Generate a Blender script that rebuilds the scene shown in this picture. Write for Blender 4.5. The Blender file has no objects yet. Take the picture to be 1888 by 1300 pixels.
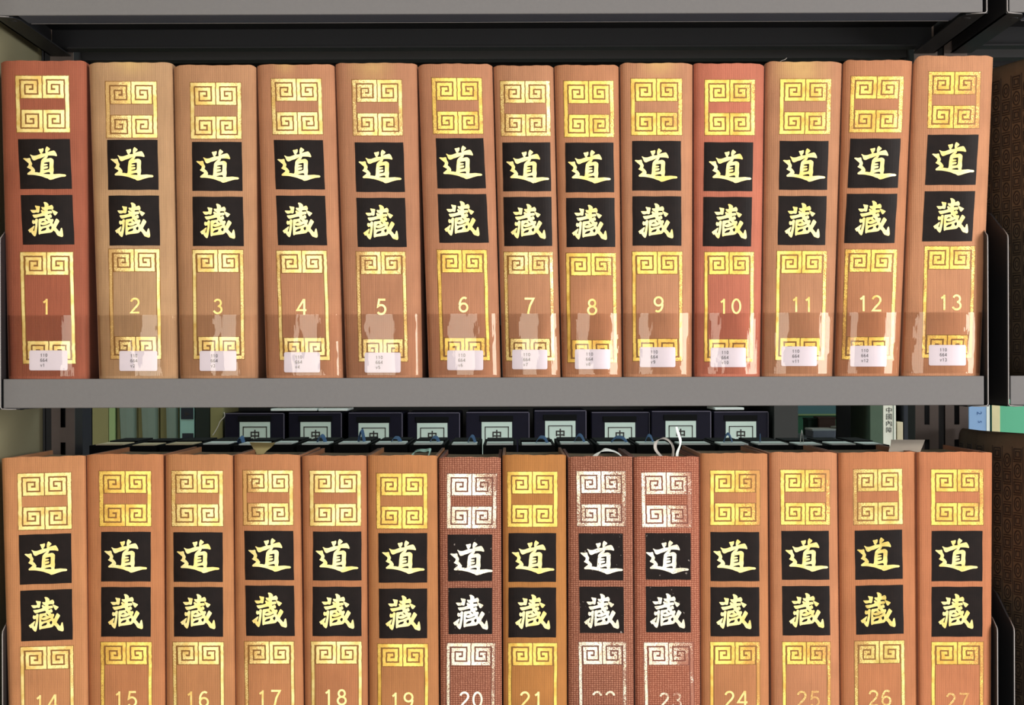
import bpy, bmesh, math, random
from mathutils import Vector, geometry
random.seed(7)
C = bpy.context.scene.collection
SC = bpy.context.scene

# ------------------------------------------------------------ camera, light, exposure
S = 0.0005            # metres per photo pixel on the plane of the book spines
D = 1.70              # camera distance to that plane
ROLL = 0.0033
CZ = -0.015
cam_d = bpy.data.cameras.new('camera'); cam = bpy.data.objects.new('camera', cam_d); C.objects.link(cam)
cam.location = (0, -D, CZ); cam.rotation_euler = (math.pi/2, ROLL, 0)
cam_d.sensor_width = 36; cam_d.lens = 36*(D/S)/1888; cam_d.shift_y = 30/1888; cam_d.clip_start = 0.02
SC.camera = cam
w = bpy.data.worlds.new('world'); SC.world = w; w.use_nodes = True
w.node_tree.nodes['Background'].inputs[0].default_value = (0.75, 0.82, 0.9, 1)
w.node_tree.nodes['Background'].inputs[1].default_value = 0.05
SC.view_settings.view_transform = 'Standard'; SC.view_settings.look = 'None'
SC.view_settings.exposure = 0.0; SC.view_settings.gamma = 1.0
try: SC.view_settings.use_curve_mapping = False
except Exception: pass

def area(name, loc, target, sx, sy, power, col):
    l = bpy.data.lights.new(name, 'AREA'); l.shape = 'RECTANGLE'; l.size = sx; l.size_y = sy
    l.energy = power; l.color = col
    o = bpy.data.objects.new(name, l); C.objects.link(o); o.location = loc
    d = Vector(target) - Vector(loc); o.rotation_euler = d.to_track_quat('-Z', 'Y').to_euler()
    return o
area('window_light', (-0.35, -3.6, 0.25), (0.0, 0, 0.1), 1.1, 2.6, 60, (1.0, 0.985, 0.95))       # tall window behind the photographer
area('side_window_light', (2.6, -2.3, 0.3), (0.3, 0, 0.0), 1.0, 2.2, 112, (1.0, 0.985, 0.965))      # second window further along
area('aisle_light', (0.15, 0.85, 1.25), (0.15, 0.86, 0), 2.2, 0.22, 13.0, (0.78, 1.0, 0.95))       # lamp over the aisle behind the range
area('far_window_light', (2.1, 1.0, 0.22), (0.4, 1.0, -0.1), 0.7, 1.0, 13.0, (0.85, 0.96, 1.0))      # daylight at the end of that aisle

area('near_end_fill', (-2.0, 0.95, 0.22), (0.0, 0.9, -0.1), 0.5, 0.9, 4.0, (0.85, 1.0, 0.97))         # fill added with no source seen, lifts the rear page tops
def W(px, py, y=0.0):
    """photo pixel -> world point at depth y behind the spine plane"""
    k = (D + y)/D*S
    dx, du = px-944, 680-py
    c, s = math.cos(ROLL), math.sin(ROLL)
    return Vector(((dx*c + du*s)*k, y, CZ + (-dx*s + du*c)*k))

# ------------------------------------------------------------ tagging and mesh helpers
def tag(o, label=None, cat=None, group=None, kind=None):
    if label: o['label'] = label
    if cat: o['category'] = cat
    if group: o['group'] = group
    if kind: o['kind'] = kind
    return o
def root(name, loc, label, cat, group=None):
    o = bpy.data.objects.new(name, None); C.objects.link(o); o.location = loc; o.empty_display_size = 0.02
    return tag(o, label, cat, group)
def link(name, me, mat, parent=None, smooth=False):
    """mesh given in world coordinates; parent subtracts its own (unrotated) location"""
    o = bpy.data.objects.new(name, me); C.objects.link(o)
    if mat: me.materials.append(mat)
    if parent:
        p = parent; off = Vector((0, 0, 0))
        while p: off += p.location; p = p.parent
        me.transform(__import__('mathutils').Matrix.Translation(-off)); o.parent = parent
    else:
        bb = [Vector(v.co) for v in me.vertices]
        c = Vector(((min(b.x for b in bb)+max(b.x for b in bb))/2, (min(b.y for b in bb)+max(b.y for b in bb))/2, min(b.z for b in bb)))
        me.transform(__import__('mathutils').Matrix.Translation(-c)); o.location = c
    if smooth:
        for p in me.polygons: p.use_smooth = True
    return o
def mesh(name, vs, fs):
    me = bpy.data.meshes.new(name); me.from_pydata([tuple(v) for v in vs], [], fs); me.update(); return me
def boxes(name, bl, mat, parent=None, bevel=0.0, seg=1):
    """bl: list of (x0,y0,z0,x1,y1,z1) joined in one mesh"""
    bm = bmesh.new()
    for (x0, y0, z0, x1, y1, z1) in bl:
        r = bmesh.ops.create_cube(bm, size=1)
        for v in r['verts']:
            v.co = Vector((x0+(x1-x0)*(v.co.x+.5), y0+(y1-y0)*(v.co.y+.5), z0+(z1-z0)*(v.co.z+.5)))
    if bevel:
        bmesh.ops.bevel(bm, geom=list(bm.edges), offset=bevel, segments=seg, affect='EDGES', profile=0.5)
    me = bpy.data.meshes.new(name); bm.to_mesh(me); bm.free()
    return link(name, me, mat, parent)
def extrude_yz(name, prof, x0, x1, mat, parent=None, bevel=0):
    """polygon in (y,z) extruded from x0 to x1"""
    bm = bmesh.new()
    a = [bm.verts.new((x0, y, z)) for y, z in prof]; b = [bm.verts.new((x1, y, z)) for y, z in prof]
    n = len(prof); bm.faces.new(a); bm.faces.new(b[::-1])
    for i in range(n): bm.faces.new((a[i], b[i], b[(i+1) % n], a[(i+1) % n]))
    bmesh.ops.recalc_face_normals(bm, faces=bm.faces)
    if bevel: bmesh.ops.bevel(bm, geom=list(bm.edges), offset=bevel, segments=2, affect='EDGES')
    me = bpy.data.meshes.new(name); bm.to_mesh(me); bm.free()
    return link(name, me, mat, parent)
def tube(name, pts, r, mat, parent=None, sides=6):
    vs, fs = [], []
    n = len(pts)
    for i, p in enumerate(pts):
        p = Vector(p); t = (Vector(pts[min(i+1, n-1)]) - Vector(pts[max(i-1, 0)])).normalized()
        a = t.cross(Vector((0, 1, 0.02))).normalized(); b = t.cross(a).normalized()
        rr = r[i] if isinstance(r, (list, tuple)) else r
        for k in range(sides):
            an = 2*math.pi*k/sides; vs.append(p + a*math.cos(an)*rr + b*math.sin(an)*rr)
    for i in range(n-1):
        for k in range(sides):
            fs.append((i*sides+k, i*sides+(k+1) % sides, (i+1)*sides+(k+1) % sides, (i+1)*sides+k))
    fs.append(tuple(range(sides))[::-1]); fs.append(tuple((n-1)*sides+k for k in range(sides)))
    return link(name, mesh(name, vs, fs), mat, parent, True)
def catmull(pts, n=6):
    P = [Vector(p) for p in pts]; P = [P[0]*2-P[1]] + P + [P[-1]*2-P[-2]]; out = []
    for i in range(1, len(P)-2):
        for k in range(n):
            t = k/n
            out.append(0.5*((2*P[i]) + (-P[i-1]+P[i+1])*t + (2*P[i-1]-5*P[i]+4*P[i+1]-P[i+2])*t*t + (-P[i-1]+3*P[i]-3*P[i+1]+P[i+2])*t**3))
    out.append(P[-2]); return out
def strip(name, pts, wid, mat, parent=None, th=0.00025, n=6):
    """paper or ribbon strip: pts = centre line, wid = list of half-width vectors (or one)"""
    c = catmull(pts, n)
    if not isinstance(wid, list): wid = [wid]*len(pts)
    ws = catmull(wid, n)
    vs, fs = [], []; m = len(c)
    for i in range(m):
        t = (c[min(i+1, m-1)]-c[max(i-1, 0)]).normalized(); nn = t.cross(ws[i]).normalized()*th/2
        vs += [c[i]-ws[i]-nn, c[i]+ws[i]-nn, c[i]+ws[i]+nn, c[i]-ws[i]+nn]
    for i in range(m-1):
        for k in range(4): fs.append((4*i+k, 4*i+(k+1) % 4, 4*i+4+(k+1) % 4, 4*i+4+k))
    fs += [(3, 2, 1, 0), (4*m-4, 4*m-3, 4*m-2, 4*m-1)]
    return link(name, mesh(name, vs, fs), mat, parent)

# ------------------------------------------------------------ materials
def lin(c):
    return tuple(((v/255)/12.92 if v/255 <= .04045 else ((v/255+.055)/1.055)**2.4) for v in c) + (1.0,)
def mat_base(name):
    m = bpy.data.materials.new(name); m.use_nodes = True
    nt = m.node_tree; return m, nt, nt.nodes['Principled BSDF']
def N(nt, t, **kw):
    n = nt.nodes.new(t)
    for k, v in kw.items():
        if hasattr(n, k): setattr(n, k, v)
        else: n.inputs[k.replace('_', ' ')].default_value = v
    return n
def objc(nt, scale=(1, 1, 1), loc=(0, 0, 0)):
    tc = nt.nodes.new('ShaderNodeTexCoord'); mp = nt.nodes.new('ShaderNodeMapping')
    nt.links.new(tc.outputs['Object'], mp.inputs[0]); mp.inputs['Scale'].default_value = scale; mp.inputs['Location'].default_value = loc
    return mp.outputs[0]
def math_n(nt, op, a, b=None, clamp=False):
    n = nt.nodes.new('ShaderNodeMath'); n.operation = op; n.use_clamp = clamp
    for i, v in enumerate((a, b)):
        if v is None: continue
        if isinstance(v, (int, float)): n.inputs[i].default_value = v
        else: nt.links.new(v, n.inputs[i])
    return n.outputs[0]
def mixc(nt, f, a, b):
    n = nt.nodes.new('ShaderNodeMix'); n.data_type = 'RGBA'
    for i, v in ((0, f), (6, a), (7, b)):
        if isinstance(v, (int, float, tuple)): n.inputs[i].default_value = v
        else: nt.links.new(v, n.inputs[i])
    return n.outputs[2]
def simple(name, rgb, rough=.6, metal=0.0, noise=0.08, nscale=60, bump=0.0, spec=.5):
    m, nt, b = mat_base(name)
    v = objc(nt)
    nz = N(nt, 'ShaderNodeTexNoise'); nt.links.new(v, nz.inputs[0]); nz.inputs['Scale'].default_value = nscale; nz.inputs['Detail'].default_value = 4
    c = lin(rgb); d = tuple(x*(1-noise*2) for x in c[:3])+(1,); e = tuple(min(1, x*(1+noise)) for x in c[:3])+(1,)
    nt.links.new(mixc(nt, nz.outputs[0], d, e), b.inputs['Base Color'])
    b.inputs['Roughness'].default_value = rough; b.inputs['Metallic'].default_value = metal; b.inputs['Specular IOR Level'].default_value = spec
    if bump:
        n2 = N(nt, 'ShaderNodeTexNoise'); nt.links.new(v, n2.inputs[0]); n2.inputs['Scale'].default_value = nscale*8
        bp = N(nt, 'ShaderNodeBump'); bp.inputs['Distance'].default_value = bump; bp.inputs['Strength'].default_value = .5
        nt.links.new(n2.outputs[0], bp.inputs['Height']); nt.links.new(bp.outputs[0], b.inputs['Normal'])
    return m

def weave(nt, v, px, pz, amount, k=.7):
    """0..1 height of a woven cloth, thread periods px, pz in metres"""
    out = []
    for d, p in (('X', px), ('Z', pz)):
        wv = nt.nodes.new('ShaderNodeTexWave'); wv.wave_type = 'BANDS'; wv.bands_direction = d
        nt.links.new(v, wv.inputs[0]); wv.inputs['Scale'].default_value = 2*math.pi/(20*p)
        wv.inputs['Distortion'].default_value = amount; wv.inputs['Detail'].default_value = 2; wv.inputs['Detail Scale'].default_value = 3.0
        out.append(wv.outputs['Fac'])
    return math_n(nt, 'ADD', math_n(nt, 'MULTIPLY', out[0], k), math_n(nt, 'MULTIPLY', out[1], 1-k))

def cloth(name, rgb, seed, coarse=False, stain=(0, 0, 0)):
    m, nt, b = mat_base(name)
    v = objc(nt, (1, 1, 1), (seed*.37, 0, seed*.73))
    base = lin(rgb); base = (base[0]*.88, base[1]*1.04, base[2]*1.08, 1)
    n1 = N(nt, 'ShaderNodeTexNoise'); nt.links.new(v, n1.inputs[0]); n1.inputs['Scale'].default_value = 28; n1.inputs['Detail'].default_value = 5
    vs = objc(nt, (700, 700, 30), (seed, 0, 0))
    n2 = N(nt, 'ShaderNodeTexNoise'); nt.links.new(vs, n2.inputs[0]); n2.inputs['Scale'].default_value = 1.0; n2.inputs['Detail'].default_value = 2
    dark = tuple(x*.80 for x in base[:3])+(1,); light = (min(1, base[0]*1.14), min(1, base[1]*1.16), min(1, base[2]*1.16), 1)
    f = math_n(nt, 'ADD', math_n(nt, 'MULTIPLY', n1.outputs[0], .55), math_n(nt, 'MULTIPLY', n2.outputs[0], .45))
    mr = N(nt, 'ShaderNodeMapRange'); nt.links.new(f, mr.inputs[0]); mr.inputs[1].default_value = .3; mr.inputs[2].default_value = .7
    col = mixc(nt, mr.outputs[0], dark, light)
    p = (.0023, .0019) if coarse else (.0018, .0016)
    wv = weave(nt, v, p[0], p[1], 2.2 if coarse else 1.8, .45 if coarse else .7)
    g = math_n(nt, 'MULTIPLY', math_n(nt, 'SUBTRACT', 1.0, wv), .7 if coarse else .26)
    col = mixc(nt, g, col, tuple(x*(.45 if coarse else .5) for x in base[:3])+(1,))
    if coarse:                                                # pale cloth threads showing where the colour has rubbed off
        n3 = N(nt, 'ShaderNodeTexNoise'); nt.links.new(v, n3.inputs[0]); n3.inputs['Scale'].default_value = 420
        k = math_n(nt, 'MULTIPLY', math_n(nt, 'MULTIPLY', math_n(nt, 'GREATER_THAN', wv, .62), n3.outputs[0]), .62)
        col = mixc(nt, k, col, lin((228, 170, 140)))
    if stain:                                                 # yellowed patch at the head of the spine (centre x, half width, height above the shelf)
        raw = objc(nt); sp = N(nt, 'ShaderNodeSeparateXYZ'); nt.links.new(raw, sp.inputs[0])
        ex = math_n(nt, 'DIVIDE', math_n(nt, 'ABSOLUTE', math_n(nt, 'SUBTRACT', sp.outputs[0], stain[0])), stain[1])
        mx_ = math_n(nt, 'MULTIPLY', math_n(nt, 'SUBTRACT', 1.15, ex, True), math_n(nt, 'MULTIPLY', math_n(nt, 'SUBTRACT', sp.outputs[2], stain[2]), 55, True))
        col = mixc(nt, math_n(nt, 'MULTIPLY', mx_, math_n(nt, 'MULTIPLY', n1.outputs[0], 1.1)), col, lin((214, 180, 112)))
    nt.links.new(col, b.inputs['Base Color'])
    b.inputs['Roughness'].default_value = .72; b.inputs['Specular IOR Level'].default_value = .28
    b.inputs['Sheen Weight'].default_value = .06
    bp = N(nt, 'ShaderNodeBump'); bp.inputs['Distance'].default_value = .00045 if coarse else .00017; bp.inputs['Strength'].default_value = .55
    nt.links.new(wv, bp.inputs['Height']); nt.links.new(bp.outputs[0], b.inputs['Normal'])
    return m

GOLD = {'y': ((255, 222, 112), (226, 178, 78)), 'p': ((255, 234, 158), (232, 194, 108)), 'w': ((255, 248, 226), (238, 222, 190)), 'd': ((240, 222, 138), (208, 184, 96)), 'c': ((250, 236, 168), (243, 214, 124))}
def gold(name, tone, rgb, wl, wr, base, seed, under=None):
    """gilt stamping, worn through to the cloth (or panel) below on the left (wl), the right (wr) or all over (base)"""
    m, nt, b = mat_base(name)
    v = objc(nt, (1, 1, 1), (seed*.31, 0, seed*.57))
    raw = objc(nt)
    sx = N(nt, 'ShaderNodeSeparateXYZ'); nt.links.new(raw, sx.inputs[0])
    x = math_n(nt, 'MULTIPLY', sx.outputs[0], 1/.024)          # -1..1 across the stamped area
    L = math_n(nt, 'MULTIPLY', math_n(nt, 'MULTIPLY', x, -1.0, True), wl)
    R = math_n(nt, 'MULTIPLY', math_n(nt, 'MULTIPLY', x, 1.0, True), wr)
    patch = N(nt, 'ShaderNodeTexNoise'); nt.links.new(v, patch.inputs[0]); patch.inputs['Scale'].default_value = 38; patch.inputs['Detail'].default_value = 1
    amt = math_n(nt, 'ADD', math_n(nt, 'ADD', L, R), base)
    amt = math_n(nt, 'MULTIPLY', amt, math_n(nt, 'MULTIPLY', patch.outputs[0], 1.9))
    n1 = N(nt, 'ShaderNodeTexNoise'); nt.links.new(v, n1.inputs[0]); n1.inputs['Scale'].default_value = 1150; n1.inputs['Detail'].default_value = 4; n1.inputs['Roughness'].default_value = .6
    thr = math_n(nt, 'ADD', math_n(nt, 'MULTIPLY', amt, .34), .265)
    d = math_n(nt, 'SUBTRACT', n1.outputs[0], thr)
    keep = math_n(nt, 'MULTIPLY', d, 14.0, True)               # 1 = foil, 0 = worn away
    hi, lo = GOLD[tone]
    n2 = N(nt, 'ShaderNodeTexNoise'); nt.links.new(v, n2.inputs[0]); n2.inputs['Scale'].default_value = 95; n2.inputs['Detail'].default_value = 3
    g = mixc(nt, math_n(nt, 'MULTIPLY', math_n(nt, 'SUBTRACT', n2.outputs[0], .42), 4.0, True), lin(hi), lin(lo))
    u = lin(under) if under else tuple(q*.78 for q in lin(rgb)[:3])+(1,)
    u = mixc(nt, .10 if tone == 'w' else .42, u, lin(lo)) if not under else u
    nt.links.new(mixc(nt, keep, u, g), b.inputs['Base Color'])
    nt.links.new(math_n(nt, 'MULTIPLY', keep, .4), b.inputs['Metallic'])
    nt.links.new(math_n(nt, 'SUBTRACT', .66, math_n(nt, 'MULTIPLY', keep, .26)), b.inputs['Roughness'])
    bp = N(nt, 'ShaderNodeBump'); bp.inputs['Distance'].default_value = .00012; bp.inputs['Strength'].default_value = .5
    nt.links.new(n1.outputs[0], bp.inputs['Height']); nt.links.new(bp.outputs[0], b.inputs['Normal'])
    return m
def panel_mat(name, seed, scuff=0.0):
    m, nt, b = mat_base(name)
    v = objc(nt, (1, 1, 1), (seed*.41, 0, seed*.2))
    n1 = N(nt, 'ShaderNodeTexNoise'); nt.links.new(v, n1.inputs[0]); n1.inputs['Scale'].default_value = 120; n1.inputs['Detail'].default_value = 4
    col = mixc(nt, n1.outputs[0], lin((12, 8, 8)), lin((33, 23, 21)))
    if scuff:
        n2 = N(nt, 'ShaderNodeTexNoise'); nt.links.new(v, n2.inputs[0]); n2.inputs['Scale'].default_value = 300; n2.inputs['Detail'].default_value = 6
        col = mixc(nt, math_n(nt, 'MULTIPLY', math_n(nt, 'GREATER_THAN', n2.outputs[0], .69), scuff), col, lin((150, 140, 135)))
    nt.links.new(col, b.inputs['Base Color'])
    b.inputs['Roughness'].default_value = .5; b.inputs['Specular IOR Level'].default_value = .13
    wv = weave(nt, v, .0018, .0016, 1.0)
    bp = N(nt, 'ShaderNodeBump'); bp.inputs['Distance'].default_value = .00006; bp.inputs['Strength'].default_value = .3
    nt.links.new(wv, bp.inputs['Height']); nt.links.new(bp.outputs[0], b.inputs['Normal'])
    return m
def tape_mat(name, seed):
    m = bpy.data.materials.new(name); m.use_nodes = True; nt = m.node_tree; nt.nodes.clear()
    out = N(nt, 'ShaderNodeOutputMaterial'); tr = N(nt, 'ShaderNodeBsdfTransparent'); gl = N(nt, 'ShaderNodeBsdfGlossy')
    tr.inputs[0].default_value = (1, 1, 1, 1); gl.inputs[0].default_value = (1, .88, .74, 1); gl.inputs['Roughness'].default_value = .03
    v = objc(nt, (1, 1, .45), (seed*.83, 0, seed*.29))
    n1 = N(nt, 'ShaderNodeTexNoise'); nt.links.new(v, n1.inputs[0]); n1.inputs['Scale'].default_value = 52; n1.inputs['Detail'].default_value = 2.2
    bp = N(nt, 'ShaderNodeBump'); bp.inputs['Distance'].default_value = .0013; bp.inputs['Strength'].default_value = 1.0
    nt.links.new(n1.outputs[0], bp.inputs['Height']); nt.links.new(bp.outputs[0], gl.inputs['Normal'])
    fr = N(nt, 'ShaderNodeFresnel'); fr.inputs[0].default_value = 1.55
    mx = N(nt, 'ShaderNodeMixShader'); nt.links.new(math_n(nt, 'MULTIPLY', fr.outputs[0], .72), mx.inputs[0]); nt.links.new(tr.outputs[0], mx.inputs[1]); nt.links.new(gl.outputs[0], mx.inputs[2])
    nt.links.new(mx.outputs[0], out.inputs[0]); return m

M_lip = simple('grey_paint', (108, 106, 107), .5, 0, .04, 300, .00006, .4)
M_dark = simple('dark_and_shaded_paint', (40, 40, 43), .5, 0, .05, 200, .00005, .4)  # occlusion on the bracket sides put into the shelf grey; also other dark parts
M_slate = simple('slate_paint', (92, 99, 120), .5, 0, .05, 200)
M_edge = simple('steel_edge_highlight', (150, 146, 146), .42, .2, .06, 200)  # light grey painted in for the highlight along bracket and flange edges
M_post = simple('post_paint', (110, 96, 90), .55, 0, .08, 90, .00005)
M_wall = simple('olive_plaster', (150, 143, 112), .85, 0, .05, 12, .0002)
M_room = simple('room_paint', (214, 206, 192), .9, 0, .03, 3)
M_back = simple('dim_room_paint', (70, 78, 74), .9, 0, .05, 3)
M_page = simple('cream_paper', (214, 196, 162), .9, 0, .12, 400, .0001)
M_white = simple('white_paper', (232, 240, 238), .8, 0, .03, 100)
M_label = simple('label_paper', (232, 224, 236), .55, 0, .02, 100)
M_ink = simple('black_ink', (38, 34, 36), .7, 0, .05, 400)
M_ink2 = simple('faded_print', (104, 98, 104), .7, 0, .15, 900)
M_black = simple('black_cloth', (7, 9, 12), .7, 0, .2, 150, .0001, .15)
M_navy = simple('navy_cloth', (14, 13, 34), .6, 0, .15, 120, .0001, .2)
M_ribbon = simple('blue_ribbon', (64, 104, 150), .55, 0, .1, 200)
M_paper = simple('grey_white_strip', (196, 190, 184), .7, 0, .08, 150)
M_floor = simple('floor_tiles', (120, 108, 92), .6, 0, .08, 8)

# ------------------------------------------------------------ room
def struct(name, bl, mat, kind='structure'):
    o = boxes(name, bl, mat); o['kind'] = kind; return o
WX = -0.488
struct('floor', [(-3.2, -4.2, -1.16, 3.6, 3.0, -1.12)], M_floor)
struct('ceiling', [(-3.2, -4.2, 1.42, 3.6, 3.0, 1.46)], M_room)
struct('wall_left', [(WX-.10, -0.30, -1.12, WX, 0.249, 1.42)], M_wall)
struct('wall_back', [(-3.2, 2.96, -1.12, 3.6, 3.0, 1.42)], M_back)
struct('wall_front', [(-3.2, -4.2, -1.12, 3.6, -4.16, 1.42)], M_room)
struct('wall_right', [(3.56, -4.16, -1.12, 3.6, 2.96, 1.42)], M_room)
struct('wall_corner', [(-3.2, -4.16, -1.12, -3.16, 2.96, 1.42)], M_room)

# ------------------------------------------------------------ steel shelving
ZL = W(944, 695.9).z; LIPH = 53.8*S; PITCH = 722.7*S
XL0 = W(8, 725).x; XR0 = W(1812.5, 725).x           # our bay
XN0 = W(1861, 725).x; XN1 = XN0 + (XR0-XL0)         # next bay
def shelf(x0, x1, zt, label, back=False):
    """cantilever shelf, top face at zt; back=True hangs off the other side of the posts"""
    f = (lambda y: .46 - y) if back else (lambda y: y)
    def bx(a): return [(q[0], min(f(q[1]), f(q[4])), q[2], q[3], max(f(q[1]), f(q[4])), q[5]) for q in a]
    y0, y1 = -.0035, .205
    r = root('steel_shelf', ((x0+x1)/2, f(.1), zt-LIPH), label, 'shelf', None)
    boxes('front_lip', bx([(x0, y0, zt-LIPH, x1, y0+.0022, zt)]), M_lip, r, .0007, 2)
    boxes('deck', bx([(x0, y0+.0022, zt-.0022, x1, y1, zt)]), M_dark, r)
    boxes('return_flange', bx([(x0+.02, y0+.0022, zt-LIPH, x1-.02, y0+.040, zt-LIPH+.0018), (x0+.02, y0+.0385, zt-LIPH, x1-.02, y0+.040, zt-LIPH+.007)]), M_slate, r)
    boxes('flange_highlight', bx([(x0+.022, y0+.0398, zt-LIPH-.0003, x1-.022, y0+.0412, zt-LIPH+.0012)]), M_edge, r)
    boxes('stiffener', bx([(x0+.02, .09, zt-.016, x1-.02, .094, zt-.0022)]), M_dark, r)
    boxes('rear_flange', bx([(x0, y1-.002, zt-LIPH+.002, x1, y1, zt-.0022), (x0+.02, y1-.022, zt-LIPH+.002, x1-.02, y1-.002, zt-LIPH+.0036)]), M_dark, r)
    zb = zt-LIPH-.0012
    hh = (746-434)*S
    for s, xe in ((-1, x0), (1, x1)):
        a, b = (xe-.0030, xe-.0014) if s < 0 else (xe+.0025, xe+.0041)
        prof = [(-.0045, zb), (-.0045, zb+hh), (-.0025, zb+hh+.0018), (.055, zb+hh+.026), (.085, zb+hh+.032), (.205, zb+hh+.032), (.205, zb)]
        if back: prof = [(f(y), z) for y, z in prof]
        lab_b = ('%s bracket of the %s' % ('left-hand' if s < 0 else 'right-hand', label))
        r = root('shelf_bracket', ((a+b)/2, f(.1), zb), lab_b, 'bracket', 'steel shelf brackets')
        e = extrude_yz('side_plate', prof, a, b, M_dark, r)
        q0, q1 = (a, xe+.018) if s < 0 else (xe-.018, b)
        pl = [(q0, .018), (q0+.004, .002), (q1, -.0045), (q1, .21), (q0, .21)] if s > 0 else [(q0, -.0045), (q1-.004, .002), (q1, .018), (q1, .21), (q0, .21)]
        bm = bmesh.new(); lo = [bm.verts.new((x, f(y), zb)) for x, y in pl]; hi = [bm.verts.new((x, f(y), zb+.0011)) for x, y in pl]
        bm.faces.new(lo[::-1]); bm.faces.new(hi)
        for i in range(5): bm.faces.new((lo[i], lo[(i+1) % 5], hi[(i+1) % 5], hi[i]))
        bmesh.ops.recalc_face_normals(bm, faces=bm.faces)
        me = bpy.data.meshes.new('bracket_foot'); bm.to_mesh(me); bm.free(); link('bracket_foot', me, M_dark, r)
        xm = (a+b)/2
        if not back:
            tube('bracket_highlight', [(xm+s*-.014, -.0030, zb+.0002), (xm+s*-.006, -.0048, zb+.0002), (xm-s*.0012, -.0052, zb+.0006), (xm, -.0052, zb+.0022), (xm, -.0052, zb+hh*.5), (xm, -.0052, zb+hh-.002),
                                  (xm, -.0040, zb+hh+.0014), (xm, .012, zb+hh+.0090)], [.0003, .0005, .0006, .0006, .0006, .0006, .0006, .0004], M_edge, r)  # bead added to draw the highlight on the bracket's front edge
        bmr = bmesh.new(); bmesh.ops.create_uvsphere(bmr, u_segments=10, v_segments=6, radius=.0032)
        for v in bmr.verts: v.co = Vector((v.co.x*1.3 + (xe-s*.010), v.co.y + f(.018), v.co.z*.28 + zb))
        me = bpy.data.meshes.new('dimple'); bmr.to_mesh(me); bmr.free(); link('dimple', me, M_dark, r, True)
    return r
shelf(XL0-.0055, XR0, ZL+PITCH, 'topmost shelf over the upper row')
shelf(XL0, XR0, ZL, 'grey steel shelf carrying the upper row')
shelf(XL0+.001, XR0+.0078, ZL-PITCH, 'steel shelf carrying the lower row')
shelf(XN0, XN1, ZL+PITCH, 'next bay shelf above the higher brown volume')
shelf(XN0, XN1, ZL, 'next bay shelf carrying the higher brown volume')
shelf(XN0+.0045, XN1, ZL-PITCH, 'next bay shelf carrying the lower brown volume')
shelf(XL0, XR0, ZL+PITCH, 'rear shelf behind the topmost shelf', True)
shelf(XL0, XR0, ZL-PITCH, 'rear shelf carrying the black-covered books', True)

shelf(XN0, XN1, ZL+PITCH, 'rear shelf of next bay, topmost', True)

def post(xc, label, x_lo=None):
    r = root('upright_post', (xc, .23, -1.12), label, 'shelf post')
    y = .214; z0, z1 = -1.12, 1.30
    zs0 = W(1712, 783, y).z; pit, sl = .0440, .0285
    hw = .0275
    for s in (-1, 1):
        xa, xb = sorted((xc+s*.0035, xc+s*hw))
        if x_lo is not None: xa = max(xa, x_lo+.0005)
        if xb - xa < .004: continue
        sc = xc+s*.0155
        sa, sb = (sc-.0027, sc+.0027)
        if sa < xa+.001: continue
        bl = [(xa, y, z0, sa, y+.002, z1), (sb, y, z0, xb, y+.002, z1)]
        k = int((z0-zs0)/pit)-1
        z = zs0 + k*pit
        while z < z1:
            b0, b1 = max(z0, z+sl-pit), min(z1, z)   # web below each slot
            if b1 > b0: bl.append((sa, y, b0, sb, y+.002, b1))
            z += pit
        boxes('slotted_face', bl, M_post, r)
    xa = xc-hw if x_lo is None else x_lo+.0005
    boxes('channel', [(xa, y+.002, z0, xa+.002, y+.034, z1), (xc+hw-.002, y+.002, z0, xc+hw, y+.034, z1), (max(xa, xc-.0035), y+.006, z0, xc+.0035, y+.008, z1),
                      (xa, y+.034, z0, xc+hw, y+.036, z1)], M_dark, r)
post(W(1736.5, 725, .214).x, 'slotted brown-grey upright post between the two bays')
post(W(88.5, 790, .214).x, 'slotted brown-grey upright post beside the olive wall', WX)
post(XN1+.0118, 'slotted upright post at the far end of the next bay')

# ------------------------------------------------------------ flat stamped shapes
def fret_rects(Hh, pairs):
    """gilt bars, 98 wide, Hh high; pairs: which fret pairs (top, bottom)"""
    TL = [(0, 0, 48, 6.2), (42, 0, 48, 41), (9.5, 34.8, 48, 41), (9.5, 9, 15.6, 41), (9.5, 9, 39, 14.8), (33, 9, 39, 32), (18.5, 26.2, 39, 32), (18.5, 17.6, 24.6, 32), (18.5, 17.6, 30, 22.8)]
    out = [(0, 0, 6.6, Hh), (91.4, 0, 98, Hh)] if Hh < 120 else [(0, 0, 5.6, Hh), (92.4, 0, 98, Hh)]
    for p in pairs:
        for (a, b, c, d) in TL:
            if p == 'b': b, d = Hh-d, Hh-b
            out += [(a, b, c, d), (98-c, b, 98-a, d)]
    return out
def cells(rects, extra=6.0):
    xs = sorted({round(v, 3) for r in rects for v in (r[0], r[2])}); ys = sorted({round(v, 3) for r in rects for v in (r[1], r[3])})
    def split(a):
        o = [a[0]]
        for p, q in zip(a, a[1:]):
            n = max(1, math.ceil((q-p)/extra))
            o += [p+(q-p)*k/n for k in range(1, n+1)]
        return o
    xs = split(xs); ys2 = []
    ys2 = [ys[0]]
    for p, q in zip(ys, ys[1:]):
        n = max(1, math.ceil((q-p)/40)); ys2 += [p+(q-p)*k/n for k in range(1, n+1)]
    ys = ys2
    vi, vs, fs = {}, [], []
    def g(i, j):
        if (i, j) not in vi: vi[(i, j)] = len(vs); vs.append((xs[i], ys[j]))
        return vi[(i, j)]
    for i in range(len(xs)-1):
        for j in range(len(ys)-1):
            cx, cy = (xs[i]+xs[i+1])/2, (ys[j]+ys[j+1])/2
            if any(r[0] <= cx <= r[2] and r[1] <= cy <= r[3] for r in rects):
                fs.append((g(i, j), g(i, j+1), g(i+1, j+1), g(i+1, j)))
    return vs, fs
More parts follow.
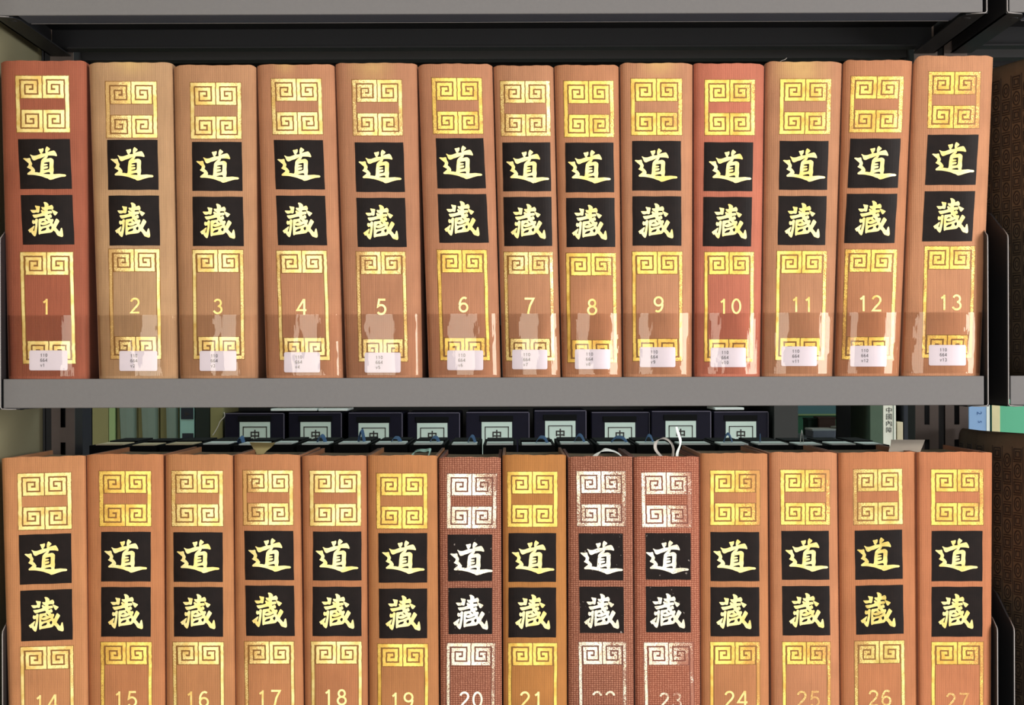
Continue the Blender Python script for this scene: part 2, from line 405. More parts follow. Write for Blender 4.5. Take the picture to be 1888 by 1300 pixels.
def grid(x0, y0, x1, y1, nx, ny):
    vs = [(x0+(x1-x0)*i/nx, y0+(y1-y0)*j/ny) for j in range(ny+1) for i in range(nx+1)]
    fs = [(j*(nx+1)+i, (j+1)*(nx+1)+i, (j+1)*(nx+1)+i+1, j*(nx+1)+i+1) for j in range(ny) for i in range(nx)]
    return vs, fs
def chaikin(p, k=.22):
    o = []
    for i in range(len(p)):
        a, b = Vector(p[i]), Vector(p[(i+1) % len(p)])
        o += [tuple(a.lerp(b, k)), tuple(a.lerp(b, 1-k))]
    return o
def poly_shape(groups, step=6.0):
    """groups: list of [outer, hole, ...] -> flat mesh sliced every `step` so it can follow a curved spine"""
    bm = bmesh.new()
    for g in groups:
        loops = [[Vector((x, y, 0)) for x, y in l] for l in g]
        tris = geometry.tessellate_polygon(loops)
        flat = [v for l in loops for v in l]; bv = [bm.verts.new(v) for v in flat]
        for t in tris:
            try: bm.faces.new([bv[i] for i in t])
            except ValueError: pass
    xs = [v.co.x for v in bm.verts]; x = min(xs)+step
    while x < max(xs):
        bmesh.ops.bisect_plane(bm, geom=bm.verts[:]+bm.edges[:]+bm.faces[:], plane_co=(x, 0, 0), plane_no=(1, 0, 0)); x += step
    bm.verts.index_update()
    vs = [(v.co.x, v.co.y) for v in bm.verts]; fs = []
    for f in bm.faces:
        idx = [v.index for v in f.verts]
        ar = sum(vs[idx[i-1]][0]*vs[idx[i]][1]-vs[idx[i]][0]*vs[idx[i-1]][1] for i in range(len(idx)))
        fs.append(tuple(idx if ar < 0 else idx[::-1]))
    bm.free(); return vs, fs
DAO = [[
 [(310,415),(335,415),(380,440),(450,440),(520,415),(575,395),(550,370),(535,325),(515,295),(535,280),(575,278),(635,258),(640,300),(630,345),(600,375),(610,392),(690,385),(680,340),(680,290),(700,235),(720,218),(745,235),(798,275),(785,300),(745,335),(730,358),(780,340),(840,325),(890,315),(920,345),(945,390),(965,440),(950,458),(900,442),(840,438),(780,437),(742,442),(738,472),(718,500),(700,516),(760,505),(800,495),(840,505),(880,540),(880,620),(874,700),(885,790),(872,860),(872,885),(950,880),(1020,875),(1100,885),(1160,890),(1184,915),(1165,942),(1080,945),(1000,965),(930,985),(870,1008),(800,1022),(770,1010),(745,990),(690,975),(630,950),(560,930),(480,915),(420,905),(340,900),(265,900),(248,880),(260,855),(310,820),(350,780),(300,755),(235,718),(270,692),(290,630),(240,590),(180,540),(145,510),(175,497),(240,508),(310,492),(325,520),(330,560),(365,620),(365,655),(350,690),(390,720),(425,765),(440,800),(425,835),(480,838),(555,852),(565,780),(565,700),(575,620),(580,560),(620,510),(690,450),(620,482),(560,507),(500,522),(430,557),(390,554),(360,515),(345,465)],
 [(655,612),(700,602),(770,588),(782,600),(780,700),(775,765),(720,780),(640,785),(645,770),(690,755),(738,745),(748,720),(743,697),(690,697),(640,703),(645,690),(690,678),(740,664),(738,642),(700,637),(650,635)],
 [(630,873),(700,850),(780,837),(797,884),(740,880)]]]
ZANG = [
 [[(270,380),(330,378),(405,382),(418,360),(405,330),(385,285),(395,272),(430,283),(500,290),(508,310),(498,350),(495,390),(490,430),(470,450),(440,445),(415,440),(370,455),(330,452),(308,435),(288,405)]],
 [[(320,640),(335,618),(370,635),(395,620),(405,590),(430,588),(458,600),(456,640),(450,700),(448,760),(440,830),(430,900),(415,980),(395,1017),(370,1012),(340,985),(310,945),(295,915),(262,928),(245,895),(220,865),(260,835),(310,800),(350,765),(376,755),(370,800),(345,860),(350,885),(368,890),(378,840),(390,780),(400,730),(385,702),(350,724),(330,705),(315,680)]],
 [[(320,495),(400,490),(470,480),(540,460),(550,435),(525,410),(540,375),(590,400),(615,415),(605,390),(555,365),(535,310),(575,312),(612,315),(618,290),(610,240),(588,200),(610,188),(650,195),(690,220),(715,250),(708,290),(755,270),(790,258),(815,285),(830,320),(822,368),(790,371),(750,368),(690,372),(690,410),(730,405),(780,400),(800,430),(795,463),(750,470),(700,480),(690,500),(720,505),(750,480),(780,495),(795,540),(780,570),(735,565),(770,605),(800,595),(828,605),(832,650),(808,680),(822,735),(840,700),(862,650),(885,600),(905,585),(940,610),(975,645),(960,680),(930,730),(905,775),(890,810),(930,850),(975,905),(990,880),(1000,840),(1015,810),(1035,810),(1050,870),(1062,950),(1065,1000),(1045,1030),(1010,1025),(970,1010),(935,1000),(905,960),(880,915),(850,885),(825,872),(812,900),(780,920),(720,930),(640,940),(560,950),(515,958),(495,975),(475,960),(472,900),(472,800),(470,700),(470,620),(482,590),(540,585),(625,572),(632,553),(615,520),(550,535),(480,552),(420,570),(375,575),(345,545)],
  [(640,600),(665,600),(700,640),(690,646),(660,632)],
  [(540,672),(590,642),(605,662),(630,650),(620,668),(580,678),(540,684)],
  [(530,725),(572,746),(640,740),(700,712),(728,702),(740,715),(690,737),(630,757),(560,771),(535,775)],
  [(535,868),(575,830),(650,812),(658,825),(640,863),(580,878),(540,884)],
  [(720,800),(765,768),(784,790),(780,828),(755,852),(735,828)]],
 [[(800,375),(850,395),(900,420),(938,440),(915,470),(890,500),(868,516),(845,500),(825,465),(806,425),(785,388)]]]
def norm(groups, ox, oy):
    def open_up(l, k):
        cx, cy = sum(p[0] for p in l)/len(l), sum(p[1] for p in l)/len(l)
        return [(cx+(x-cx)*k, cy+(y-cy)*(k+.08)) for x, y in l]
    return [[chaikin([((x-ox-(y-oy)*.029)/13, (y-oy)/13) for x, y in (l if i == 0 or len(l) > 15 else open_up(l, 1.1))]) for i, l in enumerate(g)] for g in groups]
SH_DAO = poly_shape(norm(DAO, 65, 43)); SH_ZANG = poly_shape(norm(ZANG, 55, 22))
# the character seen as two openings in one body, each sliced to follow the spine
SH_FRET = cells(fret_rects(104, 'tb')); SH_FRAME = cells(fret_rects(204, 'tb'))
def back_rects(Hh):
    e = 1.25; o = [(-e, -e, 49+e-.4, 41+e), (49-e+.4, -e, 98+e, 41+e), (-e, Hh-41-e, 98+e, Hh+e), (-e, 0, 7.2, Hh), (90.8, 0, 98+e, Hh)]
    return o
SH_FB = cells(back_rects(104)); SH_GB = cells(back_rects(204))

def text_shape(body, height, step=4.0, spacing=1.0, line=1.0, clip=None, bold=0):
    """text as flat shape; origin top-left, y down, digit height = height"""
    cu = bpy.data.curves.new('text_tmp', 'FONT'); cu.body = body; cu.size = 1; cu.resolution_u = 3; cu.offset = bold
    cu.space_character = spacing; cu.space_line = line
    o = bpy.data.objects.new('text_tmp', cu); C.objects.link(o)
    bpy.context.view_layer.update()
    me = bpy.data.meshes.new_from_object(o.evaluated_get(bpy.context.evaluated_depsgraph_get()))
    bpy.data.objects.remove(o); bpy.data.curves.remove(cu)
    bm = bmesh.new(); bm.from_mesh(me); bpy.data.meshes.remove(me)
    capk = .727
    k = height/capk
    x0 = min(v.co.x for v in bm.verts)
    y0 = max(v.co.y for v in bm.verts)
    for v in bm.verts: v.co = Vector(((v.co.x-x0)*k, -(v.co.y-y0)*k, 0))
    x = step; xm = max(v.co.x for v in bm.verts)
    while x < xm:
        bmesh.ops.bisect_plane(bm, geom=bm.verts[:]+bm.edges[:]+bm.faces[:], plane_co=(x, 0, 0), plane_no=(1, 0, 0)); x += step
    if clip:
        bmesh.ops.bisect_plane(bm, geom=bm.verts[:]+bm.edges[:]+bm.faces[:], plane_co=(0, clip, 0), plane_no=(0, 1, 0), clear_outer=True)
    bm.verts.index_update(); vs = [(v.co.x, v.co.y) for v in bm.verts]; fs = []
    for f in bm.faces:
        idx = [v.index for v in f.verts]
        ar = sum(vs[idx[i-1]][0]*vs[idx[i]][1]-vs[idx[i]][0]*vs[idx[i-1]][1] for i in range(len(idx)))
        fs.append(tuple(idx if ar < 0 else idx[::-1]))
    bm.free(); return vs, fs, xm

def arc(cx, cy, rx, ry, a0, a1, n=12):
    return [(cx+rx*math.cos(math.radians(a0+(a1-a0)*k/n)), cy+ry*math.sin(math.radians(a0+(a1-a0)*k/n))) for k in range(n+1)]
# digit strokes in a box .62 wide, 1 high, y down
DIG = {'0': [arc(.31, .5, .25, .445, 0, 360, 28)],
 '1': [[(.13, .25), (.33, .10)], [(.325, .02), (.325, .99)]],
 '2': [arc(.31, .29, .235, .235, 190, 385, 14) + [(.44, .52), (.22, .76), (.07, .945), (.59, .945)]],
 '3': [arc(.29, .275, .21, .22, 200, 440, 14), arc(.29, .71, .25, .24, -88, 165, 14)],
 '4': [[(.60, .70), (.03, .70), (.42, .06), (.46, .06), (.46, .99)]],
 '5': [[(.54, .055), (.16, .055), (.10, .47)] + arc(.29, .665, .255, .28, 215, 505, 18)],
 '6': [arc(.345, .53, .285, .475, 300, 180, 12), arc(.305, .685, .245, .26, 0, 360, 24)],
 '7': [[(.04, .055), (.57, .055), (.36, .48), (.24, .99)]],
 '8': [arc(.31, .265, .19, .21, 0, 360, 22), arc(.31, .71, .245, .24, 0, 360, 24)],
 '9': [arc(.315, .315, .245, .26, 0, 360, 24), arc(.275, .47, .285, .475, 0, 120, 12)],
 'v': [[(.06, .30), (.30, .97), (.54, .30)]]}
def strokes(body, height, wid=.12, adv=.78, sx=1.0):
    vs, fs = [], []; x = 0
    for ch in body:
        for pl in DIG[ch]:
            P_ = [Vector((p[0]*height*sx+x, p[1]*height)) for p in pl]; m = len(P_); o = len(vs); h = wid*height/2
            closed = (P_[0]-P_[-1]).length < 1e-4
            for i in range(m):
                a = P_[i-1] if i else (P_[-2] if closed else P_[0]); b = P_[i+1] if i < m-1 else (P_[1] if closed else P_[-1])
                d1 = (P_[i]-a); d2 = (b-P_[i])
                d1 = d1.normalized() if d1.length > 1e-6 else d2.normalized(); d2 = d2.normalized() if d2.length > 1e-6 else d1
                t = (d1+d2).normalized(); nn = Vector((-t.y, t.x)); k = 1/max(.55, nn.dot(Vector((-d1.y, d1.x))))
                vs.append(tuple(P_[i]-nn*h*k)); vs.append(tuple(P_[i]+nn*h*k))
            for i in range(m-1): fs.append((o+2*i, o+2*i+1, o+2*i+3, o+2*i+2))
        x += adv*height*sx
    return vs, fs, x-(adv-.62)*height*sx

# ------------------------------------------------------------ the numbered volumes
def lerp(a, b, t): return a+(b-a)*t
class Vol: pass
def make_volume(n, top, bot, fret, frame, pan, dig, lab, tilt, g, rgb, tone, wear, sag, coarse, label, yb, tape_y=None, round_l=4, round_r=4, yaw=0):
    b = Vol()
    def Lp(py): return lerp(top[0], bot[0], (py-top[2])/(bot[2]-top[2]))
    def Rp(py): return lerp(top[1], bot[1], (py-top[2])/(bot[2]-top[2]))
    edge = .0044 if not coarse else .0032
    def prof(t):
        a = min(1.0, abs(t)); y = sag*a**2.7
        e = .87
        if a > e: q = (a-e)/(1-e); y += edge*(1-math.sqrt(max(0, 1-q*q*.97)))
        return y + .0010*yaw*t + .0006
    def surf(px, py, off=0.0):
        L, R = Lp(py), Rp(py); t = (px-L)/(R-L)*2-1
        return W(px, py, prof(t)-off)
    ybot = yb
    cx = (Lp(ybot)+Rp(ybot))/2
    r = root('volume', W(lerp(fret[2], fret[3], .5)*.5+lerp(frame[2], frame[3], .5)*.5, ybot), label, 'book', 'clothbound volumes numbered 1 to 27')
    r.location.y = .08; r.location.z = W(944, ybot+.0033*(cx-944)*0).z if False else W(cx, ybot).z
    yD = .188 + .004*math.sin(n*2.1)
    rnd = random.Random(n)
    # cover: spine and both boards, one wrapped shell
    nt_, rows = 30, 14
    ts = [-1+2*i/nt_ for i in range(nt_+1)]
    ts = sorted(set(ts + [-.985, -.965, -.95, .95, .965, .985]))
    ph = rnd.random()*6
    def toppy(t):
        a = abs(t); rr = round_l if t < 0 else round_r
        return top[2] + (max(0, (a-.82)/.18)**2)*rr + .5*math.sin(t*5+ph) - tilt*t*.5 + .35*math.sin(t*17+ph*2)
    TH = .0026
    O, I = [], []
    for j in range(rows+1):
        f = j/rows
        py_c = lambda t: lerp(toppy(t), ybot, f)
        ro, ri = [], []
        eL = W(Lp(py_c(-1)), py_c(-1), prof(-1)); eR = W(Rp(py_c(1)), py_c(1), prof(1))
        ro.append(Vector((eL.x, yD, eL.z))); ri.append(Vector((eL.x+TH, yD, eL.z)))
        ro.append(Vector((eL.x, (yD+eL.y)/2, eL.z))); ri.append(Vector((eL.x+TH, (yD+eL.y)/2, eL.z)))
        for t in ts:
            py = py_c(t); L, R = Lp(py), Rp(py); px = L+(t+1)/2*(R-L)
            o = W(px, py, prof(t)); ro.append(o)
            wd = (R-L)*S/2; k = (wd-TH)/wd
            pi_ = (L+R)/2 + (px-(L+R)/2)*k; q = W(pi_, py, prof(t)+TH); q.z = o.z; ri.append(q)
        ro.append(Vector((eR.x, (yD+eR.y)/2, eR.z))); ri.append(Vector((eR.x-TH, (yD+eR.y)/2, eR.z)))
        ro.append(Vector((eR.x, yD, eR.z))); ri.append(Vector((eR.x-TH, yD, eR.z)))
        O.append(ro); I.append(ri)
    m = len(O[0]); vs = [v for q in O for v in q] + [v for q in I for v in q]; off = (rows+1)*m; fs = []
    for j in range(rows):
        for i in range(m-1):
            a = j*m+i; fs.append((a, a+m, a+m+1, a+1)); a += off; fs.append((a, a+1, a+m+1, a+m))
    for i in range(m-1):
        fs.append((i, i+1, off+i+1, off+i)); a = rows*m+i; fs.append((a, off+a, off+a+1, a+1))
    for j in range(rows):
        a = j*m; fs.append((a, off+a, off+a+m, a+m)); a = j*m+m-1; fs.append((a, a+m, off+a+m, off+a))
    mc = cloth('cloth_%d' % n, rgb, n, coarse, {5: (-.006, .022, .268), 4: (-.012, .012, .276), 9: (.004, .02, .274), 11: (.0, .026, .262), 2: (0, .02, .276)}.get(n))
    me = mesh('cover', vs, fs)
    co = link('cover', me, mc, r)
    for p in me.polygons: p.use_smooth = abs(p.normal.z) < .5
    if hasattr(me, 'set_sharp_from_angle'): me.set_sharp_from_angle(angle=math.radians(50))
    # page block with concave fore-edge
    eL = O[0][2]; eR = O[0][-3]; bL = O[-1][2]; bR = O[-1][-3]
    zt = min(eL.z, eR.z)-.0042; zb = O[-1][0].z+.003
    na = 8; pl_t, pl_b = [], []
    for (l, rr, z, pl) in ((eL, eR, zt, pl_t), (bL, bR, zb, pl_b)):
        x0, x1 = l.x+TH+.0004, rr.x-TH-.0004
        for i in range(na+1):
            t = -1+2*i/na; pl.append(Vector((lerp(x0, x1, (t+1)/2), sag*.9*abs(t)**2+TH+.0035, z)))
        for i in range(na+1):
            t = 1-2*i/na; pl.append(Vector((lerp(x0, x1, (t+1)/2), yD-.006-.011*(1-t*t), z)))
    k = len(pl_t); pv = pl_t+pl_b; pf = [tuple(range(k))[::-1], tuple(range(k, 2*k))]
    for i in range(k): pf.append((i, (i+1) % k, k+(i+1) % k, k+i))
    pg = link('page_block', mesh('page_block', pv, pf), M_page, r)
    # stamped decoration
    def xl(py): return lerp(fret[2], frame[2], (py-fret[0])/(frame[0]-fret[0]))
    def xr(py): return lerp(fret[3], frame[3], (py-fret[0])/(frame[0]-fret[0]))
    wl, wr, wb = wear
    mg = gold('gilt_%d' % n, tone, rgb, wl, wr, wb, n)
    mk = gold('gilt_char_%d' % n, 'w' if tone == 'w' else ('d' if n == 26 else 'c'), rgb, wl*.12, wr*.12, wb*(.75 if coarse else .4), n+50, (70, 52, 44))
    md = simple('stamp_ground_%d' % n, tuple(int(lerp(v, u, .62)) for v, u in zip((128, 84, 24), rgb)) if not coarse else tuple(int(v*.72) for v in rgb), .55, 0, .08, 300)
    md2 = simple('stamp_%d' % n, (136, 90, 34) if not coarse else tuple(int(v*.7) for v in rgb), .5, .15, .1, 300)
    def put(name, shape, fn, mat, off, parent):
        vs = [surf(*fn(u, v), off) for u, v in shape[0]]
        o = link(name, mesh(name, vs, [tuple(f) for f in shape[1]]), mat, parent)
        return o
    def dec(T, B, Hh):
        def fn(u, v):
            py = lerp(T, B, v/Hh) - tilt*(u/98-.5)*.65
            jx = .28*math.sin(v*.9+n)+.22*math.sin(v*.37+n*2); jy = .22*math.sin(u*.8+n)
            return lerp(xl(py), xr(py), u/98)+jx, py+jy
        return fn
    f1 = dec(fret[0], fret[1], 104); f2 = dec(frame[0], frame[1], 204)
    a = put('fret_ground', SH_FB, f1, md2, .00008, r); put('gilt_fret', SH_FRET, f1, mg, .0002, a)
    a = put('frame_ground', SH_GB, f2, md2, .00008, r); put('gilt_frame', SH_FRAME, f2, mg, .0002, a)
    T1, B1, T2, B2, L1, R1, L2, R2 = pan
    mp = panel_mat('panel_%d' % n, n, .8 if coarse else .0)
    dag, zag = SH_DAO, SH_ZANG
    def pfn(T, B):
        def fn(u, v):
            py = lerp(T, B, v) - tilt*(u-.5)*.75
            q = (py-T1)/(T2-T1); a_, b_ = lerp(L1, L2, q), lerp(R1, R2, q)
            return lerp(a_, b_, u)+.25*math.sin(v*9+n), py+.22*math.sin(u*11+n)
        return fn
    def gfn(T):
        def fn(u, v):
            py = T+v - tilt*(u/92-.5)*.75
            return xl(py)+g-5.12+u, py
        return fn
    for (T, B, sh) in ((T1, B1, dag), (T2, B2, zag)):
        p = put('title_panel', grid(0, 0, 1, 1, 16, 4), pfn(T, B), mp, .00022, r)
        put('gilt_character', sh, gfn(T), mk, .00036, p)
    # volume number
    vsn, fsn, wn = strokes(str(n), dig[2]-dig[1], .125, .80, 1.02)
    if n == 22: fsn = [f for f in fsn if max(vsn[i][1] for i in f) < 9.5]
    sxk = 1.0
    def nfn(u, v): 
        py = dig[1]+v - tilt*((u-wn/2)/98)*.65
        return dig[0]+(u-wn/2)*sxk, py
    nw = {13: .35, 22: .35, 25: .6, 26: .45, 27: .6, 23: .4, 7: .1}.get(n, .08)
    mn = gold('gilt_number_%d' % n, 'p' if tone in 'yd' else tone, rgb, 0, nw if n in (25, 27, 23) else 0, nw, n+90)
    put('volume_number', (vsn, fsn), nfn, mn, .0003, r)
    # call label and clear tape on the upper row
    if lab:
        x0, x1, y0, y1 = lab; rr = 3.0
        pts = []
        for (cx_, cy_, a0) in ((x1-rr, y0+rr, -90), (x1-rr, y1-rr, 0), (x0+rr, y1-rr, 90), (x0+rr, y0+rr, 180)):
            for k in range(4): an = math.radians(a0+k*30); pts.append((cx_+rr*math.cos(an), cy_+rr*math.sin(an)))
        sh = poly_shape([[pts]], 5)
        lb = put('call_label', sh, lambda u, v: (u, v), M_label, .0006, r)
        tv, tf = [], []
        for q, line in enumerate(('110', '664', 'v%d' % n)):
            a_, b_, _ = strokes(line, 6.0, .14, .83, .93); o_ = len(tv)
            tv += [(u, v+9.2*q) for u, v in a_]; tf += [tuple(i+o_ for i in f) for f in b_]
        tx = x0 + 20.5
        put('label_text', (tv, tf), lambda u, v: (tx+u, y0+6+v), M_ink2, .0008, lb)
        T0 = 581.5-.0035*cx; T1_ = ybot-5
        nxx, nyy = 40, 10
        gv, gf = grid(0, 0, 1, 1, nxx, nyy)
        def tfn(u, v):
            py = lerp(T0, T1_, v); L, R = Lp(py)+.8, Rp(py)-.8
            return lerp(L, R, u), py
        put('clear_tape', (gv, gf), tfn, tape_mat('tape_%d' % n, n), .00105, r)
        for p in r.children[-1].data.polygons: p.use_smooth = True
    b.root = r; return b

ROW1 = [
 (1,(1.5,160,112),(16,163,697),(139.8,243.7,28.3,126),(465.2,670.4,37.2,134),(256.4,348.4,359.5,451,33,128.7,38,133.3),(85.5,550.6,580.2),(53.9,124.7,646,683),0,9.8),
 (2,(164.2,319,115),(183,329,697),(150.5,253.7,194.4,288),(459.6,661.8,200.6,293.5),(257.7,350,360.6,452.8,197.4,290.3,200,293),(248.7,549,578),(220,290,647,684),0,6.3),
 (3,(320.4,473,120),(332.5,475,697),(152.7,255.6,350.8,443.7),(461,661.8,355,447.8),(261.7,352,362.7,453.7,354,445.6,355,447.8),(401.8,551,579),(368,436,647,684),0,8.6),
 (4,(474,617.7,119),(491.4,633,697),(145.4,247.5,500,592),(462.5,663.7,510,601.8),(258.2,349.3,360.8,452.3,504.8,595.6,509,599.6),(556.3,551.4,580.7),(523.7,590.2,649.4,686.6),0,6.3),
 (5,(618.5,769.3,116.3),(638.7,778.7,697),(147.3,249.6,649.4,740.4),(464.4,666.4,657,747.2),(262.6,354,364.9,455.5,654,743.7,657,747),(703.4,551,580.7),(672.3,738.8,650,687),0,7.7),
 (6,(770.6,908,117.7),(790.8,923.3,696),(143.8,246.4,796.2,887.7),(461.2,664.2,806,897),(255,347.4,357.9,447.7,803.4,891.2,807,896.6),(854.7,547.4,576),(824.5,891,646,682.5),0,8.6),
 (7,(909.3,1020.6,121),(926.8,1034,695),(149.5,250.4,922.2,1013),(465,665,929,1018.7),(262.6,352.7,363.2,453.7,926,1014.4,928,1016.5),(975.6,549,579),(944.3,1009.3,644.8,681),0,7.5),
 (8,(1021.4,1141,120),(1036.7,1147,696.5),(149.5,252.3,1039.4,1130.4),(467,668,1044,1135),(263,354.6,364.9,455.5,1042,1131,1043.5,1132.9),(1091.7,551,581),(1060,1125,644,680.6),0,5.2),
 (9,(1143,1277.7,116.3),(1149.8,1275.6,694.6),(145.4,248.8,1163.3,1257),(464.4,665.6,1166,1257.5),(259.9,351.4,362,453,1165.4,1255.4,1166,1256),(1214,546.5,576),(1179.4,1245.4,640,677),0,5.4),
 (10,(1278.5,1409.6,117),(1280.4,1401.6,694),(147.3,248.8,1299.8,1391.6),(465,666.4,1299.3,1389.5),(262.3,352.5,363.2,454.2,1298.4,1389,1297,1386.8),(1346,550.5,579),(1310,1375.5,641,677),0,7),
 (11,(1411,1552.8,113.7),(1404,1534.7,692),(146,247,1439.2,1532.6),(463,663.7,1433.2,1524.5),(259.9,350,361.4,451.8,1437.8,1528,1435.7,1524.5),(1479.3,547,575.6),(1440.5,1506.5,638.6,675),0,7),
 (12,(1554,1682,111),(1538.8,1657,693),(141,243.7,1569.7,1666),(460.4,662.3,1559,1654),(255.6,346.6,357.3,448.3,1567.9,1660.8,1561.7,1654.6),(1604,544.4,574.3),(1567.6,1634.4,637.5,676),0,10),
 (13,(1684.2,1831,103),(1661.3,1806.7,692.5),(132.5,236,1713,1808),(454.5,659.6,1705,1798),(248.3,341,352.5,445,1710.6,1804.5,1705,1798),(1752.5,543,572),(1712.5,1781,636,674),0,9)]
ROW2 = [
 (14,(3.2,157,842),(16,162.6,1300),(872.5,976,32.3,130.6),(1192.3,1396,37.7,134.6),(984.9,1076.6,1087.7,1181,34.5,131,37,132.7),(85.4,1281,1310.5),None,4,10),
 (15,(160,301.5,837.5),(164,305.6,1300),(869,970,183,278),(1184.2,1386,185.8,279.2),(980.7,1072.3,1082.5,1174,186.6,278,186.6,278),(231.6,1274.4,1304),None,0,7.7),
 (16,(305.6,429.5,838),(307,434.8,1300),(868.5,970,316.4,410.6),(1184.2,1386,319,412),(981.5,1073,1082.5,1174,319.6,410.6,320.4,411),(364,1274.4,1304),None,0,8),
 (17,(432,553.8,838),(434.8,560.6,1300),(867.7,968,448.3,539.8),(1183,1385,451.3,541.7),(978.9,1069.6,1079.8,1172.7,450.5,541,452.3,542.3),(496,1272.3,1302),None,0,7.7),
 (18,(557,676.4,840),(562.5,679,1300),(868,969.4,571.4,665),(1183,1385,574,666.4),(980.2,1070.4,1082,1173,577.3,666.4,576.7,666.4),(618,1271,1300.5),None,0,9),
 (19,(677.7,806.4,839.4),(681,809.6,1300),(873.3,974.3,694.4,787.3),(1187.7,1390,696.5,788.6),(983,1074.4,1085.4,1177,697.4,787.6,698.4,787.6),(741,1276.6,1306),None,0,8.6),
 (20,(809,923.5,843),(812.3,925.4,1300),(873.8,974,824.5,915.5),(1186,1388,824,912.5),(985.6,1071.7,1083.8,1169.4,825.3,907.4,826.3,907.4),(868.3,1275.3,1305),None,0,5.5),
 (21,(926.2,1043.5,838.8),(928,1046,1300),(870,971.3,935.6,1027.3),(1186,1388,937,1026.8),(983,1073,1083.3,1175.4,937.5,1025.4,937.5,1025.4),(980,1275,1305),None,0,7),
 (22,(1047.5,1166,841.5),(1047.5,1168.7,1300),(869.3,970,1063,1153),(1184,1386,1067,1154),(983.7,1069.9,1082,1167.3,1067,1148.5,1068.2,1149.6),(1113,1274.4,1304),None,0,4.5),
 (23,(1167.3,1289,841.5),(1171.4,1291,1300),(871.2,972,1182.7,1274),(1185,1387,1187.5,1277.7),(983,1069,1081.4,1166,1190.2,1273.7,1190.8,1273.7),(1236.5,1277,1306),None,0,5.7),
 (24,(1290,1415,835.6),(1292.5,1417.7,1300),(867.7,968,1310,1400.8),(1184,1386,1310,1400.8),(981,1071.7,1082.7,1173.5,1310,1400,1310,1400),(1357,1274,1304),None,0,5),
 (25,(1417.7,1543.4,834),(1421.7,1548.7,1300),(866.6,967.3,1439.2,1529.4),(1184,1386,1442.7,1530.7),(978.9,1069,1080.6,1171.6,1440.5,1528,1441.9,1529.4),(1490.3,1274,1304),None,0,6.8),
 (26,(1545,1688.8,833.5),(1549.5,1692.2,1300),(865.2,966.7,1573.3,1662.7),(1182,1384,1575.7,1666.7),(977.5,1068.3,1079.2,1169.4,1575.7,1663.2,1577.3,1664.8),(1622.3,1272.3,1302),None,2,5.5),
 (27,(1690,1829,833.5),(1693.6,1826.9,1300),(865.8,968,1717,1812.6),(1184,1386,1717.8,1812.6),(978.9,1071.7,1082,1174,1717.8,1811.5,1717.8,1811.5),(1765,1277.7,1307),None,0,6.5)]
COL = {1:(164,84,60),2:(192,140,102),3:(188,128,92),4:(192,124,90),5:(186,120,88),6:(188,120,88),7:(190,124,90),8:(192,122,86),9:(196,128,94),10:(198,108,84),11:(192,126,92),12:(192,120,84),13:(200,130,94),
 14:(204,130,86),15:(194,118,76),16:(196,124,80),17:(194,120,78),18:(188,114,74),19:(190,118,72),20:(158,86,64),21:(188,116,60),22:(154,84,62),23:(172,90,66),24:(194,120,78),25:(198,124,86),26:(194,116,76),27:(198,116,78)}
WEAR = {1:('p',.05,.0,.05),2:('p',1.0,.05,.15),3:('p',.1,.3,.1),4:('p',.35,.05,.12),5:('p',.6,.25,.25),6:('y',.3,.25,.15),7:('p',.35,.35,.25),8:('y',.1,.4,.15),9:('y',.15,.45,.15),10:('y',.1,.45,.1),11:('y',.1,.45,.15),12:('y',.35,.35,.2),13:('y',.3,.6,.25),
 14:('p',.0,.35,.05),15:('y',.3,.1,.15),16:('p',.5,.05,.05),17:('p',1.0,.1,.12),18:('p',.15,.0,.02),19:('y',.2,.1,.08),20:('w',.2,.5,.25),21:('y',.25,.1,.05),22:('w',.25,.45,.3),23:('w',.2,.75,.28),24:('y',.0,1.0,.1),25:('y',.1,.7,.2),26:('d',.7,.2,.2),27:('y',.1,.6,.12)}
LAB = {1:'brick-red cloth volume with gilt 1 and white call label, against olive wall',
 2:'faded tan cloth volume with gilt 2, gilt frame worn thin on one side',
 3:'tan cloth volume with gilt 3 and call label v3',4:'rosy tan cloth volume with gilt 4 and call label v4',
 5:'tan cloth volume with gilt 5, head of its spine stained yellowish',6:'tan cloth volume with gilt 6 and wrinkled tape around call label v6',
 7:'narrow tan cloth volume with gilt 7 and call label v7',8:'tan cloth volume with gilt 8 and call label v8',
 9:'tan cloth volume with gilt 9 and call label v9',10:'pinkish red cloth volume with gilt 10, between tan volumes 9 and 11',
 11:'tan cloth volume with gilt 11 and a loose thread at its head',12:'tan cloth volume with gilt 12 and call label v12',
 13:'tallest tan cloth volume of the upper row, with worn gilt 13',
 14:'orange-tan cloth volume with gilt 14 below volume 1, slightly tilted',15:'orange-tan cloth volume with gilt 15 and unlabelled spine',
 16:'orange-tan cloth volume with gilt 16 and pale gilt frets',17:'orange-tan cloth volume with gilt 17, its gilding rubbed on one side',
 18:'brown-orange cloth volume with gilt 18 and bright unworn gilding',19:'brown-orange cloth volume with gilt 19, curled teal strip on top',
 20:'coarse reddish brown cloth volume with whitish gilt 20',21:'golden-brown cloth volume with gilt 21 between two coarse reddish volumes',
 22:'coarse reddish brown volume whose flaking number 22 shows only its tops',23:'coarse reddish volume with worn 23, white bookmark loop on top',
 24:'orange-tan cloth volume with gilt 24 beside coarse volume 23',25:'orange-tan cloth volume with gilt 25, its digit 5 rubbed faint',
 26:'wide orange-tan cloth volume with faint gilt 26',27:'orange-tan cloth volume with half-worn gilt 27, below volume 13'}
